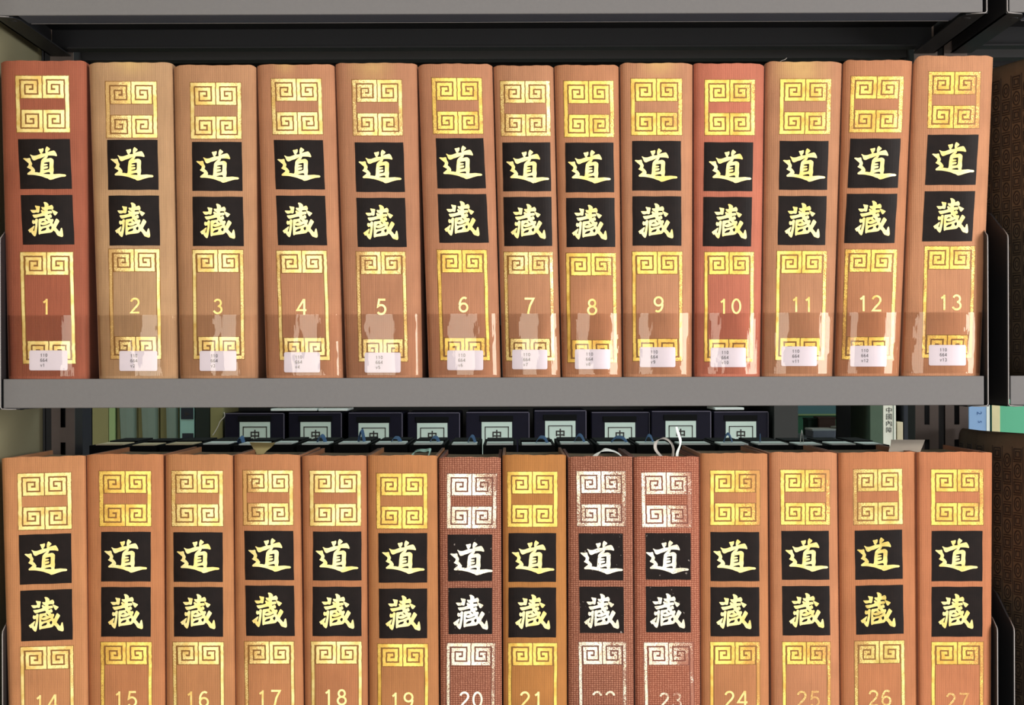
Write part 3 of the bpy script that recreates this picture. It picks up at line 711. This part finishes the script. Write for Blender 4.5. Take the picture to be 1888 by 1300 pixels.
for rows, upper in ((ROW1, True), (ROW2, False)):
    for (n, top, bot, fret, frame, pan, dig, lab, tilt, g) in rows:
        cxp = (bot[0]+bot[1])/2
        base = (695.9 if upper else 695.9+722.7) - .0033*(cxp-944)
        t = WEAR[n]; coarse = n in (20, 22, 23)
        sag = (.0066 if upper else .0046)
        rl, rr = (4, 4) if upper else (1.5, 1.5)
        if n == 13: rl, rr = 14, 3
        if n == 10: rl, rr = 2, 7
        if n in (3, 6): rl, rr = 7, 5
        if n == 12: rl, rr = 7, 2
        if n in (14, 27): sag = .0012
        if coarse: sag = .0032
        make_volume(n, top, bot, fret, frame, pan, dig, lab, tilt, g, COL[n], t[0], t[1:], sag, coarse, LAB[n], base, round_l=rl, round_r=rr, yaw=random.Random(n*3).uniform(-.9, .9))

# ------------------------------------------------------------ brown patterned volumes of the next bay
M_brown = simple('dark_brown_leather', (98, 81, 62), .62, 0, .2, 90, .00012)
M_brown2 = simple('brown_relief', (46, 35, 27), .6, 0, .15, 90, .00008)
def brown(zb, h, label):
    x0 = .4612; x1 = x0+.078; y0 = .002; y1 = .205; r = root('patterned_volume', ((x0+x1)/2, .11, zb), label, 'book', 'dark brown patterned volumes in the next bay')
    x1 = x0+.09; xm = (x0+x1)/2
    ctrl = [(0, .205), (0, .14), (.001, .125), (.004, .11), (.0095, .09), (.0155, .07), (.022, .05), (.027, .034), (.034, .018), (.045, .007), (.06, .002), (.075, .007), (.086, .02), (.09, .04), (.09, .205)]
    pl = [(x0+p.x, p.y) for p in catmull([(a, b_, 0) for a, b_ in ctrl], 4)]; n = len(pl); zt = zb+h
    rows = [zb, zb+h*.5, zt-.012, zt-.006, zt-.0022, zt]; ins = [0, 0, 0, .0012, .004, .009]
    vs, fs = [], []; cy = .11
    for z, q in zip(rows, ins):
        for (x, y) in pl: vs.append((x+(xm-x)*q/.10, y if y > .19 else y+q*max(0, 1-y/.05), z))
    R = len(rows)
    for j in range(R-1):
        for i in range(n-1): a = j*n+i; fs.append((a, a+1, a+n+1, a+n))
    o2 = len(vs)
    for z, q in zip(rows, ins):
        for (x, y) in pl: vs.append((x+(xm-x)*.13, y if y > .19 else y+.004+q*.6, z))
    for j in range(R-1):
        for i in range(n-1): a = o2+j*n+i; fs.append((a, a+n, a+n+1, a+1))
    for i in range(n-1):
        a = (R-1)*n+i; fs.append((a, a+1, o2+a+1, o2+a)); fs.append((i, o2+i, o2+i+1, i+1))
    for j in range(R-1):
        a = j*n; fs.append((a, a+n, o2+a+n, o2+a)); a = j*n+n-1; fs.append((a, o2+a, o2+a+n, a+n))
    me = mesh('cover', vs, fs); link('cover', me, M_brown, r)
    for p in me.polygons: p.use_smooth = abs(p.normal.z) < .6
    boxes('page_block', [(x0+.031, y0+.05, zb+.003, x1-.007, y1-.006, zt-.010)], M_page, r)
    # embossed rings and key squares wrapped round the board and spine, s = arc length from the board's rear edge
    dense = pl
    cum = [0]
    for a, b_ in zip(dense, dense[1:]): cum.append(cum[-1]+math.hypot(b_[0]-a[0], b_[1]-a[1]))
    def path(sv, d):
        sv = max(0.0005, min(cum[-1]-.0005, sv)); i = 0
        while cum[i+1] < sv: i += 1
        t = (sv-cum[i])/(cum[i+1]-cum[i]); a, b_ = dense[i], dense[i+1]
        tx, ty = b_[0]-a[0], b_[1]-a[1]; l = math.hypot(tx, ty); nx_, ny_ = ty/l, -tx/l
        return (a[0]+tx*t+nx_*d, a[1]+ty*t+ny_*d)
    bm = bmesh.new()
    def V(sv, z, d):
        x, y = path(sv, d); return bm.verts.new((x, y, z))
    def ring(cs, cz, rs, rz, oval, t=.0013, d=.0005):
        k = 14 if oval else 4
        if oval: pts = [(math.cos(2*math.pi*q/k), math.sin(2*math.pi*q/k)) for q in range(k)]
        else: pts = [(1, 1), (-1, 1), (-1, -1), (1, -1)]
        oo = []
        for sgn, dd in ((0, -.0002), (0, d), (1, d), (1, -.0002)):
            oo.append([V(cs+p[0]*(rs-(t if sgn else 0)), cz+p[1]*(rz-(t*.8 if sgn else 0)), dd) for p in pts])
        for a in range(3):
            for q in range(k): bm.faces.new((oo[a][q], oo[a][(q+1) % k], oo[a+1][(q+1) % k], oo[a+1][q]))
    def bar(sa, sb, za, zb_, d=.0005):
        a = [V(sa, za, d), V(sb, za, d), V(sb, zb_, d), V(sa, zb_, d)]; b_ = [V(sa, za, -.0002), V(sb, za, -.0002), V(sb, zb_, -.0002), V(sa, zb_, -.0002)]
        bm.faces.new(a)
        for q in range(4): bm.faces.new((a[q], b_[q], b_[(q+1) % 4], a[(q+1) % 4]))
    cw = .0176; ncol = int((cum[-1]-.01)/cw)
    for i in range(ncol):
        cs = .011+i*cw; z = zt-.0145-(i % 2)*.005; k = i
        while z > zb+.014:
            hz = (.0056, .0070)[k % 2]
            if k % 2: ring(cs, z-hz, .0062, hz, True); ring(cs, z-hz, .0032, hz*.5, True, .001)
            else:
                ring(cs, z-hz, .0066, hz, False); ring(cs, z-hz, .0038, hz*.55, False, .0012)
            z -= 2*hz+.0010
            bar(cs-.0066, cs+.0066, z-.0008, z); z -= .0022
            k += 1
        ring_x = cs+cw*.5
        if i < ncol-1: bar(ring_x-.0004, ring_x+.0004, zb+.006, zt-.013, .0004)
    bmesh.ops.recalc_face_normals(bm, faces=bm.faces)
    me = bpy.data.meshes.new('embossed_pattern'); bm.to_mesh(me); bm.free()
    e = link('embossed_pattern', me, M_brown2, r); e['kind'] = 'stuff'
brown(ZL, W(1888, 93).z-ZL, 'dark brown embossed volume standing beside volume 13 in next bay')
brown(ZL-PITCH, W(1888, 803).z-(ZL-PITCH), 'dark brown embossed volume standing lower, beside volume 27 in next bay')

# ------------------------------------------------------------ black-covered books on the rear side (seen over the lower row)
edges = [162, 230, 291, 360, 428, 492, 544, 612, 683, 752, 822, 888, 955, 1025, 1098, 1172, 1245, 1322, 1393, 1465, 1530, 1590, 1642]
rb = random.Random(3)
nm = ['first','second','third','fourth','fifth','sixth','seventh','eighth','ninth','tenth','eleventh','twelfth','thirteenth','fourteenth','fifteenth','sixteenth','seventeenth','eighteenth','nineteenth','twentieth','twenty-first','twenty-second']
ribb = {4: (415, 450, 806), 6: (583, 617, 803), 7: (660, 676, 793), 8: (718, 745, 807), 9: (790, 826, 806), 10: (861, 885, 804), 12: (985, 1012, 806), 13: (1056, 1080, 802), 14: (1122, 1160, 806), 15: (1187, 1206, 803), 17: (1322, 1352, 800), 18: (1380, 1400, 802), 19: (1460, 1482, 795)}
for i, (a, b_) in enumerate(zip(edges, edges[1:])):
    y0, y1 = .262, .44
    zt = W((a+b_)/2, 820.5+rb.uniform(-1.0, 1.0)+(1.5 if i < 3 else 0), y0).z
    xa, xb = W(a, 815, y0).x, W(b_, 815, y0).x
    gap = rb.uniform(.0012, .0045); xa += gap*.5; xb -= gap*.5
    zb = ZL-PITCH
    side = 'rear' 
    r = root('black_covered_book', ((xa+xb)/2, (y0+y1)/2, zb), 'black-covered book behind the lower row, %s from the olive wall' % nm[i], 'book', 'black-covered books on the rear side of the shelf')
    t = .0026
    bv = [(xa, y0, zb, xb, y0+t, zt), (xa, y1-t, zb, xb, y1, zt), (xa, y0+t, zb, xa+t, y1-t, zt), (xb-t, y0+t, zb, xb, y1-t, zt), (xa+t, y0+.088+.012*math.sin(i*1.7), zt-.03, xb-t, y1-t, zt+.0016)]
    boxes('case', bv, M_black, r)  # black front wall stands in for the shade on the fore-edges
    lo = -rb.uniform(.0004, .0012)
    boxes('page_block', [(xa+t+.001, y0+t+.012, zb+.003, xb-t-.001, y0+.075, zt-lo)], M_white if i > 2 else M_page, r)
    if i in ribb:
        p0, p1, pt = ribb[i]; yy = .32; k = W(0, 0, yy)
        p0, p1 = max(p0, a+10), min(p1, b_-10)
        A = W(p0, 815, yy); B = W(p1, 815, yy); T = W((p0+p1)/2, pt, yy)
        mt = M_ribbon if i != 19 else M_paper
        strip('ribbon_marker', [A+Vector((0, 0, -.004)), A.lerp(T, .6)+Vector((0, 0, .001)), T, B.lerp(T, .55)+Vector((0, 0, .001)), B+Vector((0, 0, -.004))], Vector((.0008, .006, .0013)), mt, r, .0004, 4)

# ------------------------------------------------------------ bookcase across the aisle
YB = 1.25
def FX(px): return W(px, 780, YB).x
def FZ(py, px=944): return W(px, py, YB).z
M_case = simple('dark_bookcase', (34, 36, 36), .6, 0, .1, 30)
ZB = FZ(812)-.20
bc = root('far_bookcase', (0, YB+.14, ZB-.8), 'dark bookcase standing across the aisle', 'bookcase')
boxes('shelf_board', [(-.80, YB-.03, ZB-.022, FX(1466), YB+.29, ZB), (FX(1600), YB-.03, ZB-.022, 1.25, YB+.29, ZB)], M_case, bc)
boxes('back_panel', [(-.80, YB+.28, -1.10, FX(1466), YB+.29, 1.1), (FX(1600), YB+.28, -1.10, 1.25, YB+.29, 1.1)], M_case, bc)
boxes('side_panel', [(FX(1418)+.004, YB-.03, -1.12, FX(1466), YB+.28, 1.1)], M_case, bc)
boxes('upper_board', [(-.80, YB-.02, FZ(600), 1.25, YB+.28, FZ(560))], M_case, bc)

def codex(name, pa, pb, ptop, mat, label, cat='book', y=YB, dep=.17, grp='books across the aisle', head=None, extra=None, bev=.0012):
    k = (y-YB)
    xa, xb = W(pa, 780, y).x, W(pb, 780, y).x; zt = W((pa+pb)/2, ptop, y).z
    r = root(name, ((xa+xb)/2, y+dep/2, ZB), label, cat, grp)
    boxes('cover', [(xa, y, ZB, xb, y+dep, zt)], mat, r, bev, 2)
    boxes('page_block', [(xa+.003, y+.01, ZB+.002, xb-.003, y+dep-.002, zt+.0005)], M_page, r)
    return r, xa, xb, zt
M_olive = simple('olive_board', (140, 136, 92), .8, 0, .06, 40)
M_olg = simple('pale_green_board', (150, 176, 122), .8, 0, .06, 40)
M_greyp = simple('grey_green_paper', (120, 138, 128), .85, 0, .05, 60)
M_teal = simple('pale_teal_board', (150, 196, 190), .7, 0, .05, 60)
M_dkg = simple('dark_green_cloth', (14, 30, 24), .7, 0, .1, 80)
M_dknv = simple('dark_blue_cloth', (22, 30, 44), .7, 0, .1, 80)
G1 = 'books across the aisle'
codex('book', 147, 169, 640, M_dknv, 'dark blue book across the aisle, next to the slotted post by the wall')
codex('book', 170, 200, 650, M_olive, 'olive book across the aisle beside the dark blue one')
codex('book', 200.5, 212, 646, M_olg, 'pale green thin book across the aisle, beside the wide olive one')
def booklet(pa, pb, lean, label):
    y = YB+.004; xa, xb = FX(pa), FX(pb); zt = FZ(700)
    r = root('paper_folder', ((xa+xb)/2, y+.08, ZB), label, 'folder', 'paper folders across the aisle')
    boxes('back_board', [(xa-.0022, y+.006, ZB, xb+.001, y+.15, zt)], M_olive, r)
    vs = []
    pr = [(xa+lean, y+.002), (xa+lean*.5+.002, y-.003), ((xa+xb)/2, y-.006), (xb-.004, y-.004), (xb, y+.004)]
    pr2 = [(xa+lean*.2+.010, y+.002), (xa+.012, y-.003), ((xa+xb)/2+.003, y-.006), (xb-.004, y-.004), (xb, y+.004)]
    for z, q in ((zt-.004, pr), (ZB+.08, pr2), (ZB, pr2)): vs += [(x, yy, z) for x, yy in q]
    for z, q in ((zt-.004, pr), (ZB+.08, pr2), (ZB, pr2)): vs += [(x, y+.0058, z) for x, yy in q]
    fs = []
    for j in range(2):
        for i in range(4): a = j*5+i; fs.append((a, a+5, a+6, a+1)); a += 15; fs.append((a, a+1, a+6, a+5))
        fs.append((j*5, 15+j*5, 20+j*5, j*5+5)); fs.append((j*5+4, j*5+9, 24+j*5, 19+j*5))
    fs += [(0, 1, 16, 15), (1, 2, 17, 16), (2, 3, 18, 17), (3, 4, 19, 18)]
    link('folded_sheet', mesh('folded_sheet', vs, fs), M_greyp, r)
booklet(216, 250, 0, 'grey-green paper folder in olive boards, nearest the pale green book')
booklet(255, 290, .002, 'grey-green paper folder in olive boards, middle of three')
booklet(296, 327, .012, 'grey-green paper folder in olive boards, next to pale teal spine')
r, xa, xb, zt = codex('book', 331.5, 358, 690, M_teal, 'pale teal book across the aisle with two dark square labels')
boxes('square_label', [(xa+.002, YB-.0008, FZ(771), xb-.001, YB+.0002, FZ(750))], M_dknv, r)
boxes('square_label', [(xa+.004, YB-.0008, FZ(812), xb-.001, YB+.0002, FZ(797))], M_dknv, r)
bm = bmesh.new(); bmesh.ops.create_circle(bm, segments=7, radius=.004, cap_ends=True)
for v in bm.verts: v.co = Vector(((xa+xb)/2+v.co.x*(1.3 if v.index % 2 else .7), YB-.0012, FZ(761)+v.co.y*(1.2 if v.index % 2 else .6)))
me = bpy.data.meshes.new('emblem'); bm.to_mesh(me); bm.free(); link('emblem', me, M_ink, r)
codex('book', 360, 386.5, 650, M_dkg, 'dark green book across the aisle beside the pale teal one')
r, *_ = codex('book', 387.5, 411, 640, M_olive, 'olive book across the aisle beside the navy slipcases')
tube('loose_thread', catmull([W(x, y, YB-.02) for x, y in ((413, 760), (414, 768), (406, 777), (402, 786), (396, 797), (392, 803))], 5), .0007, M_paper, r)

# slipcases with the character label
zt_ = text_shape('中', 20, 50, bold=.022)
labc = [470, 582, 689, 797, 916, 1033, 1143, 1255, 1366]
bxr = [(414, 524), (532, 630), (642, 742), (751, 848), (859, 976), (985, 1081), (1090, 1198), (1201, 1311), (1316, 1417)]
tops = [762, 761, 761, 761, 760, 757, 760, 758, 759]; ltop = [778, 778, 780, 780, 778, 776, 779, 776, 777]
ords = ['first', 'second', 'third', 'fourth', 'fifth', 'sixth', 'seventh', 'eighth', 'ninth']
M_lab2 = simple('blue_grey_paper', (205, 226, 220), .8, 0, .03, 60)
M_bxedge = simple('navy_lit_edge', (96, 92, 112), .5, 0, .1, 60)
for i in range(9):
    a, b_ = bxr[i]; y = YB-.012+.006*math.sin(i*2.3); k = (D+y)/D
    xa, xb = W(a, 780, y).x, W(b_, 780, y).x; zt = W((a+b_)/2, tops[i], y).z
    r = root('slipcase', ((xa+xb)/2, y+.09, ZB), 'navy slipcase labelled with 中, %s from the olive book' % ords[i], 'slipcase', 'navy slipcases across the aisle')
    boxes('case', [(xa, y, ZB, xb, y+.18, zt)], M_navy, r, .0015, 2)
    boxes('lit_edge', [(xa+.001, y-.0004, zt-.0011, xb-.001, y+.0008, zt+.0002), (xb-.0012, y-.0004, ZB+.01, xb+.0002, y+.0008, zt-.001)], M_bxedge, r)  # paler strips paint in the light caught along the box edges
    lx0, lx1 = W(labc[i]-28, 780, y).x, W(labc[i]+28, 780, y).x; lz = W(labc[i], ltop[i], y).z
    boxes('paper_tab', [(lx0-.003, y-.0016, lz+.001, lx1+.002, y+.0002, lz+.010)], M_black, r, .0005)
    lb = boxes('title_label', [(lx0, y-.001, ZB+.02, lx1, y+.0001, lz)], M_lab2, r)
    e = 5.8*S*k; g = 1.6*S*k; yb = y-.0014
    boxes('label_rule', [(lx0+e, yb, lz-8.4*S*k-g, lx1-e, yb+.0006, lz-8.4*S*k), (lx0+e, yb, ZB+.03, lx0+e+g, yb+.0006, lz-8.4*S*k), (lx1-e-g, yb, ZB+.03, lx1-e, yb+.0006, lz-8.4*S*k)], M_ink, lb)
    gx = min(v[0] for v in zt_[0]); gw = max(v[0] for v in zt_[0])-gx; gh = max(v[1] for v in zt_[0])
    vs = [W(labc[i]-8+(u-gx)/gw*16, ltop[i]+14.5+v/gh*19, yb) for u, v in zt_[0]]
    link('label_character', mesh('label_character', vs, zt_[1]), M_ink, lb)
# papers lying on the slipcases
for (a, b_, py, mt, lab_, dz) in ((499, 584, 755.5, M_white, 'white sheet lying on the second slipcase', 0), (587, 640, 755.5, M_white, 'white sheet bridging the second and third slipcases', 0), (1318, 1372, 753.5, M_white, 'white paper bundle lying on the ninth slipcase', 0)):
    y = YB+.0; z = W(a, py, y).z
    idx = 1 if a < 600 else 8
    o = boxes('paper_sheet', [(W(a, 755, y).x, y, z-.0022, W(b_, 755, y).x, y+.12, z+.0016)], mt, None, .0006)
    tag(o, lab_, 'paper', 'papers on the slipcases')

# items beyond the gap and at the right
M_green = simple('green_paint', (52, 112, 80), .7, 0, .05, 10)
M_tealw = simple('teal_paint', (92, 136, 142), .7, 0, .04, 10)
YF = 2.3
fc = root('green_cabinet', (W(1540, 780, YF).x, YF+.2, -1.12), 'green and teal cabinet far beyond the bookcase gap', 'cabinet')
xa, xb = W(1380, 780, YF).x, W(1640, 780, YF).x
boxes('lower_front', [(xa, YF, -1.12, xb, YF+.3, W(1540, 765, YF).z)], M_green, fc)
boxes('rail', [(xa, YF-.006, W(1540, 766, YF).z, xb, YF+.3, W(1540, 763, YF).z)], M_olg, fc)
boxes('upper_front', [(xa, YF, W(1540, 763, YF).z, xb, YF+.3, W(1540, 640, YF).z)], M_tealw, fc)
YT = 2.0
tz = W(1540, 806, YT).z
tb = root('reading_table', (W(1535, 780, YT).x, YT+.1, -1.12), 'grey reading table glimpsed through the bookcase gap', 'table')
ta, tbb = W(1400, 780, YT).x, W(1660, 780, YT).x
boxes('table_top', [(ta, YT-.15, tz-.02, tbb, YT+.22, tz)], simple('grey_laminate', (140, 148, 158), .5), tb)
for (lx, ly) in ((ta+.02, YT-.13), (tbb-.05, YT-.13), (ta+.02, YT+.17), (tbb-.05, YT+.17)): boxes('leg', [(lx, ly, -1.12, lx+.03, ly+.03, tz-.02)], M_dark, tb)
def item(name, a, b_, t, mat, label, cat, y=YT, dep=.06, lidm=None):
    x0, x1 = W(a, 780, y).x, W(b_, 780, y).x; z1 = W((a+b_)/2, t, y).z
    r = root(name, ((x0+x1)/2, y+dep/2, tz), label, cat)
    boxes('body', [(x0, y, tz, x1, y+dep, z1-.002)], mat, r, .002, 2)
    boxes('lid', [(x0-.001, y-.001, z1-.004, x1+.001, y+dep+.001, z1)], lidm or mat, r, .0008)
item('carton', 1509, 1541, 769, simple('brown_card', (74, 50, 40), .8), 'brown carton on the far reading table', 'box', YT+.06)
item('carton', 1489, 1508, 771, simple('dark_green_card', (24, 48, 34), .8), 'dark green carton on the far table beside the brown one', 'box', YT+.07)
item('paper_stack', 1498, 1541, 791, simple('grey_paper', (150, 156, 170), .8), 'grey paper stack in front of the brown carton', 'paper', YT-.04, .09, M_white)
item('white_tub', 1542, 1565, 787, simple('tub_white', (200, 204, 196), .6), 'low white tub on the far reading table', 'container', YT-.03)
item('blue_carton', 1601, 1607.5, 791, simple('blue_card', (60, 110, 170), .6), 'tiny blue and white carton on the far table', 'box', YT-.05, .03, M_white)
item('dark_book_pile', 1580, 1600, 788, simple('maroon_card', (54, 34, 30), .8), 'low maroon book pile on the far table', 'book', YT-.03)
# white spine with vertical title
M_wspine = simple('white_spine', (236, 238, 226), .7, 0, .03, 50)
r, xa, xb, zt = codex('book', 1628, 1652, 690, M_wspine, 'white book with vertical Chinese title beside the dark post')
yy = YB-.0012
for k, ch in enumerate('中國內障'):
    tv, tf, tw = text_shape(ch, 10, 50); gx = min(v[0] for v in tv); gw = max(v[0] for v in tv)-gx; gh = max(v[1] for v in tv)
    link('title_character', mesh('title_character', [W(1634+(u-gx)/gw*10.5, 751+k*12.2+v/gh*10.5, yy) for u, v in tv], tf), M_ink, r)
boxes('spine_strip', [(W(1647, 780, yy).x, yy, ZB+.01, W(1648, 780, yy).x, yy+.0008, zt-.01)], M_greyp, r)
codex('book', 1604, 1627.5, 690, simple('grey_green_board', (76, 96, 80), .8), 'grey-green book beside the white titled book')
r, xa, xb, zt = codex('book', 1654, 1665, 778, simple('cream_card', (214, 204, 176), .8), 'short cream book between the white book and dark blue one')
codex('book', 1666, 1690, 660, M_dknv, 'dark blue book seen just before the post between bays')
r, xa, xb, zt = codex('book', 1786, 1825, 700, simple('pale_blue_board', (140, 178, 226), .6, 0, .03), 'pale blue book with sideways blue digits, beyond the post between bays')
boxes('white_band', [(W(1819, 780, yy).x, yy, ZB+.004, W(1825, 780, yy).x, yy+.0008, zt-.002)], M_white, r)
M_bink = simple('blue_ink', (38, 84, 150), .7)
for ch, pcx, pcy, hh in (('2', 1806, 763, 9), ('5', 1806, 780, 7)):
    tv, tf, tw = text_shape(ch, hh, 50)
    link('spine_digit', mesh('spine_digit', [W(pcx+4-v, pcy-4+u, yy) for u, v in tv], [f[::-1] for f in tf][:]), M_bink, r)
r, xa, xb, zt = codex('binder', 1829, 1900, 700, simple('mint_green_board', (92, 186, 148), .6, 0, .03), 'mint green binder with cream spine strip, above brown volume', 'binder')
boxes('cream_strip', [(W(1829, 780, yy).x, yy, ZB+.004, W(1844, 780, yy).x, yy+.0008, zt-.002)], simple('cream_tape', (226, 216, 172), .7), r)

# ------------------------------------------------------------ paper strips and threads in the tops of the books
def P(x, y, d): return W(x, y, d)
o = strip('bookmark_loop', [P(1223, 846, .030), P(1209, 829, .030), P(1210, 815, .030), P(1221, 808, .030), P(1233, 812, .030), P(1241, 825, .030), P(1240, 846, .030)],
          [Vector((.0016, .003, 0))]*3 + [Vector((.0008, .003, .0006))]*2 + [Vector((.0012, .003, 0))]*2, M_paper)
tag(o, 'white paper bookmark curled into a loop above volume 23', 'bookmark', 'paper markers in the lower row')
o = strip('bookmark_strip', [P(1248, 846, .024), P(1249, 834, .024), P(1254, 820, .024), P(1254, 810, .024), P(1250, 798, .024), P(1247, 787, .024)],
          [Vector((.0012, .001, 0)), Vector((.0013, .001, 0)), Vector((.0010, .001, .0004)), Vector((.0013, .001, 0)), Vector((.0014, .001, 0)), Vector((.0010, .001, 0))], M_white)
tag(o, 'thin twisted white strip standing up from volume 23', 'bookmark', 'paper markers in the lower row')
o = strip('bookmark_strip', [P(1092, 846, .02), P(1104, 834, .02), P(1114, 829.5, .021), P(1128, 831, .025), P(1140, 836, .03), P(1150, 846, .034)],
          [Vector((.003, .004, 0)), Vector((.0028, .004, .0010)), Vector((.0008, .004, .0012)), Vector((.0004, .003, .0006)), Vector((.0006, .003, .0002)), Vector((.0004, .003, 0))], M_white)
tag(o, 'white strip arching over the top of coarse volume 22', 'bookmark', 'paper markers in the lower row')
M_tealr = simple('faded_teal_strip', (150, 190, 180), .6, 0, .15, 300)
o = strip('bookmark_strip', [P(759, 846, .028), P(763, 834, .028), P(773, 830, .028), P(784, 830.5, .028), P(793, 830, .028), P(788, 846, .03)],
          [Vector((.001, .004, 0)), Vector((.001, .004, .001)), Vector((.0004, .004, .0008)), Vector((.0004, .003, .0012)), Vector((.0008, .003, .001)), Vector((.0004, .003, 0))], M_tealr)
tag(o, 'teal-grey curled strip on top of volume 19', 'bookmark', 'paper markers in the lower row')
M_tan = simple('yellowed_slip', (186, 174, 124), .8, 0, .08, 90)
o = strip('paper_slip', [P(477, 850, .13), P(480, 836, .13), P(483, 825, .13), P(484, 816, .12)], [Vector((.0035, .0005, 0)), Vector((.004, .0005, 0)), Vector((.009, .001, 0)), Vector((.0125, .002, -.0004))], M_tan)
tag(o, 'yellowed paper slip standing out of volume 17', 'paper slip', 'paper markers in the lower row')
M_gslip = simple('grey_slip', (170, 160, 148), .8, 0, .06, 90)
o = strip('paper_slip', [P(1666, 848, .052), P(1668, 832, .052), P(1672, 820, .055), P(1674, 811, .062)], [Vector((.0135, 0, 0)), Vector((.0150, -.001, .0002)), Vector((.0152, -.002, .0002)), Vector((.0155, -.003, 0))], M_gslip)
tag(o, 'grey paper slip jutting up between volumes 26 and 27', 'paper slip', 'paper markers in the lower row')
o = tube('loose_thread', catmull([W(1436, 116, .006), W(1441, 112, .004), W(1447, 110, .003), W(1451, 106.5, .003)], 4), [.0002]*12+[.0001], M_paper)
tag(o, 'short pale thread sticking up from volume 11', 'thread')
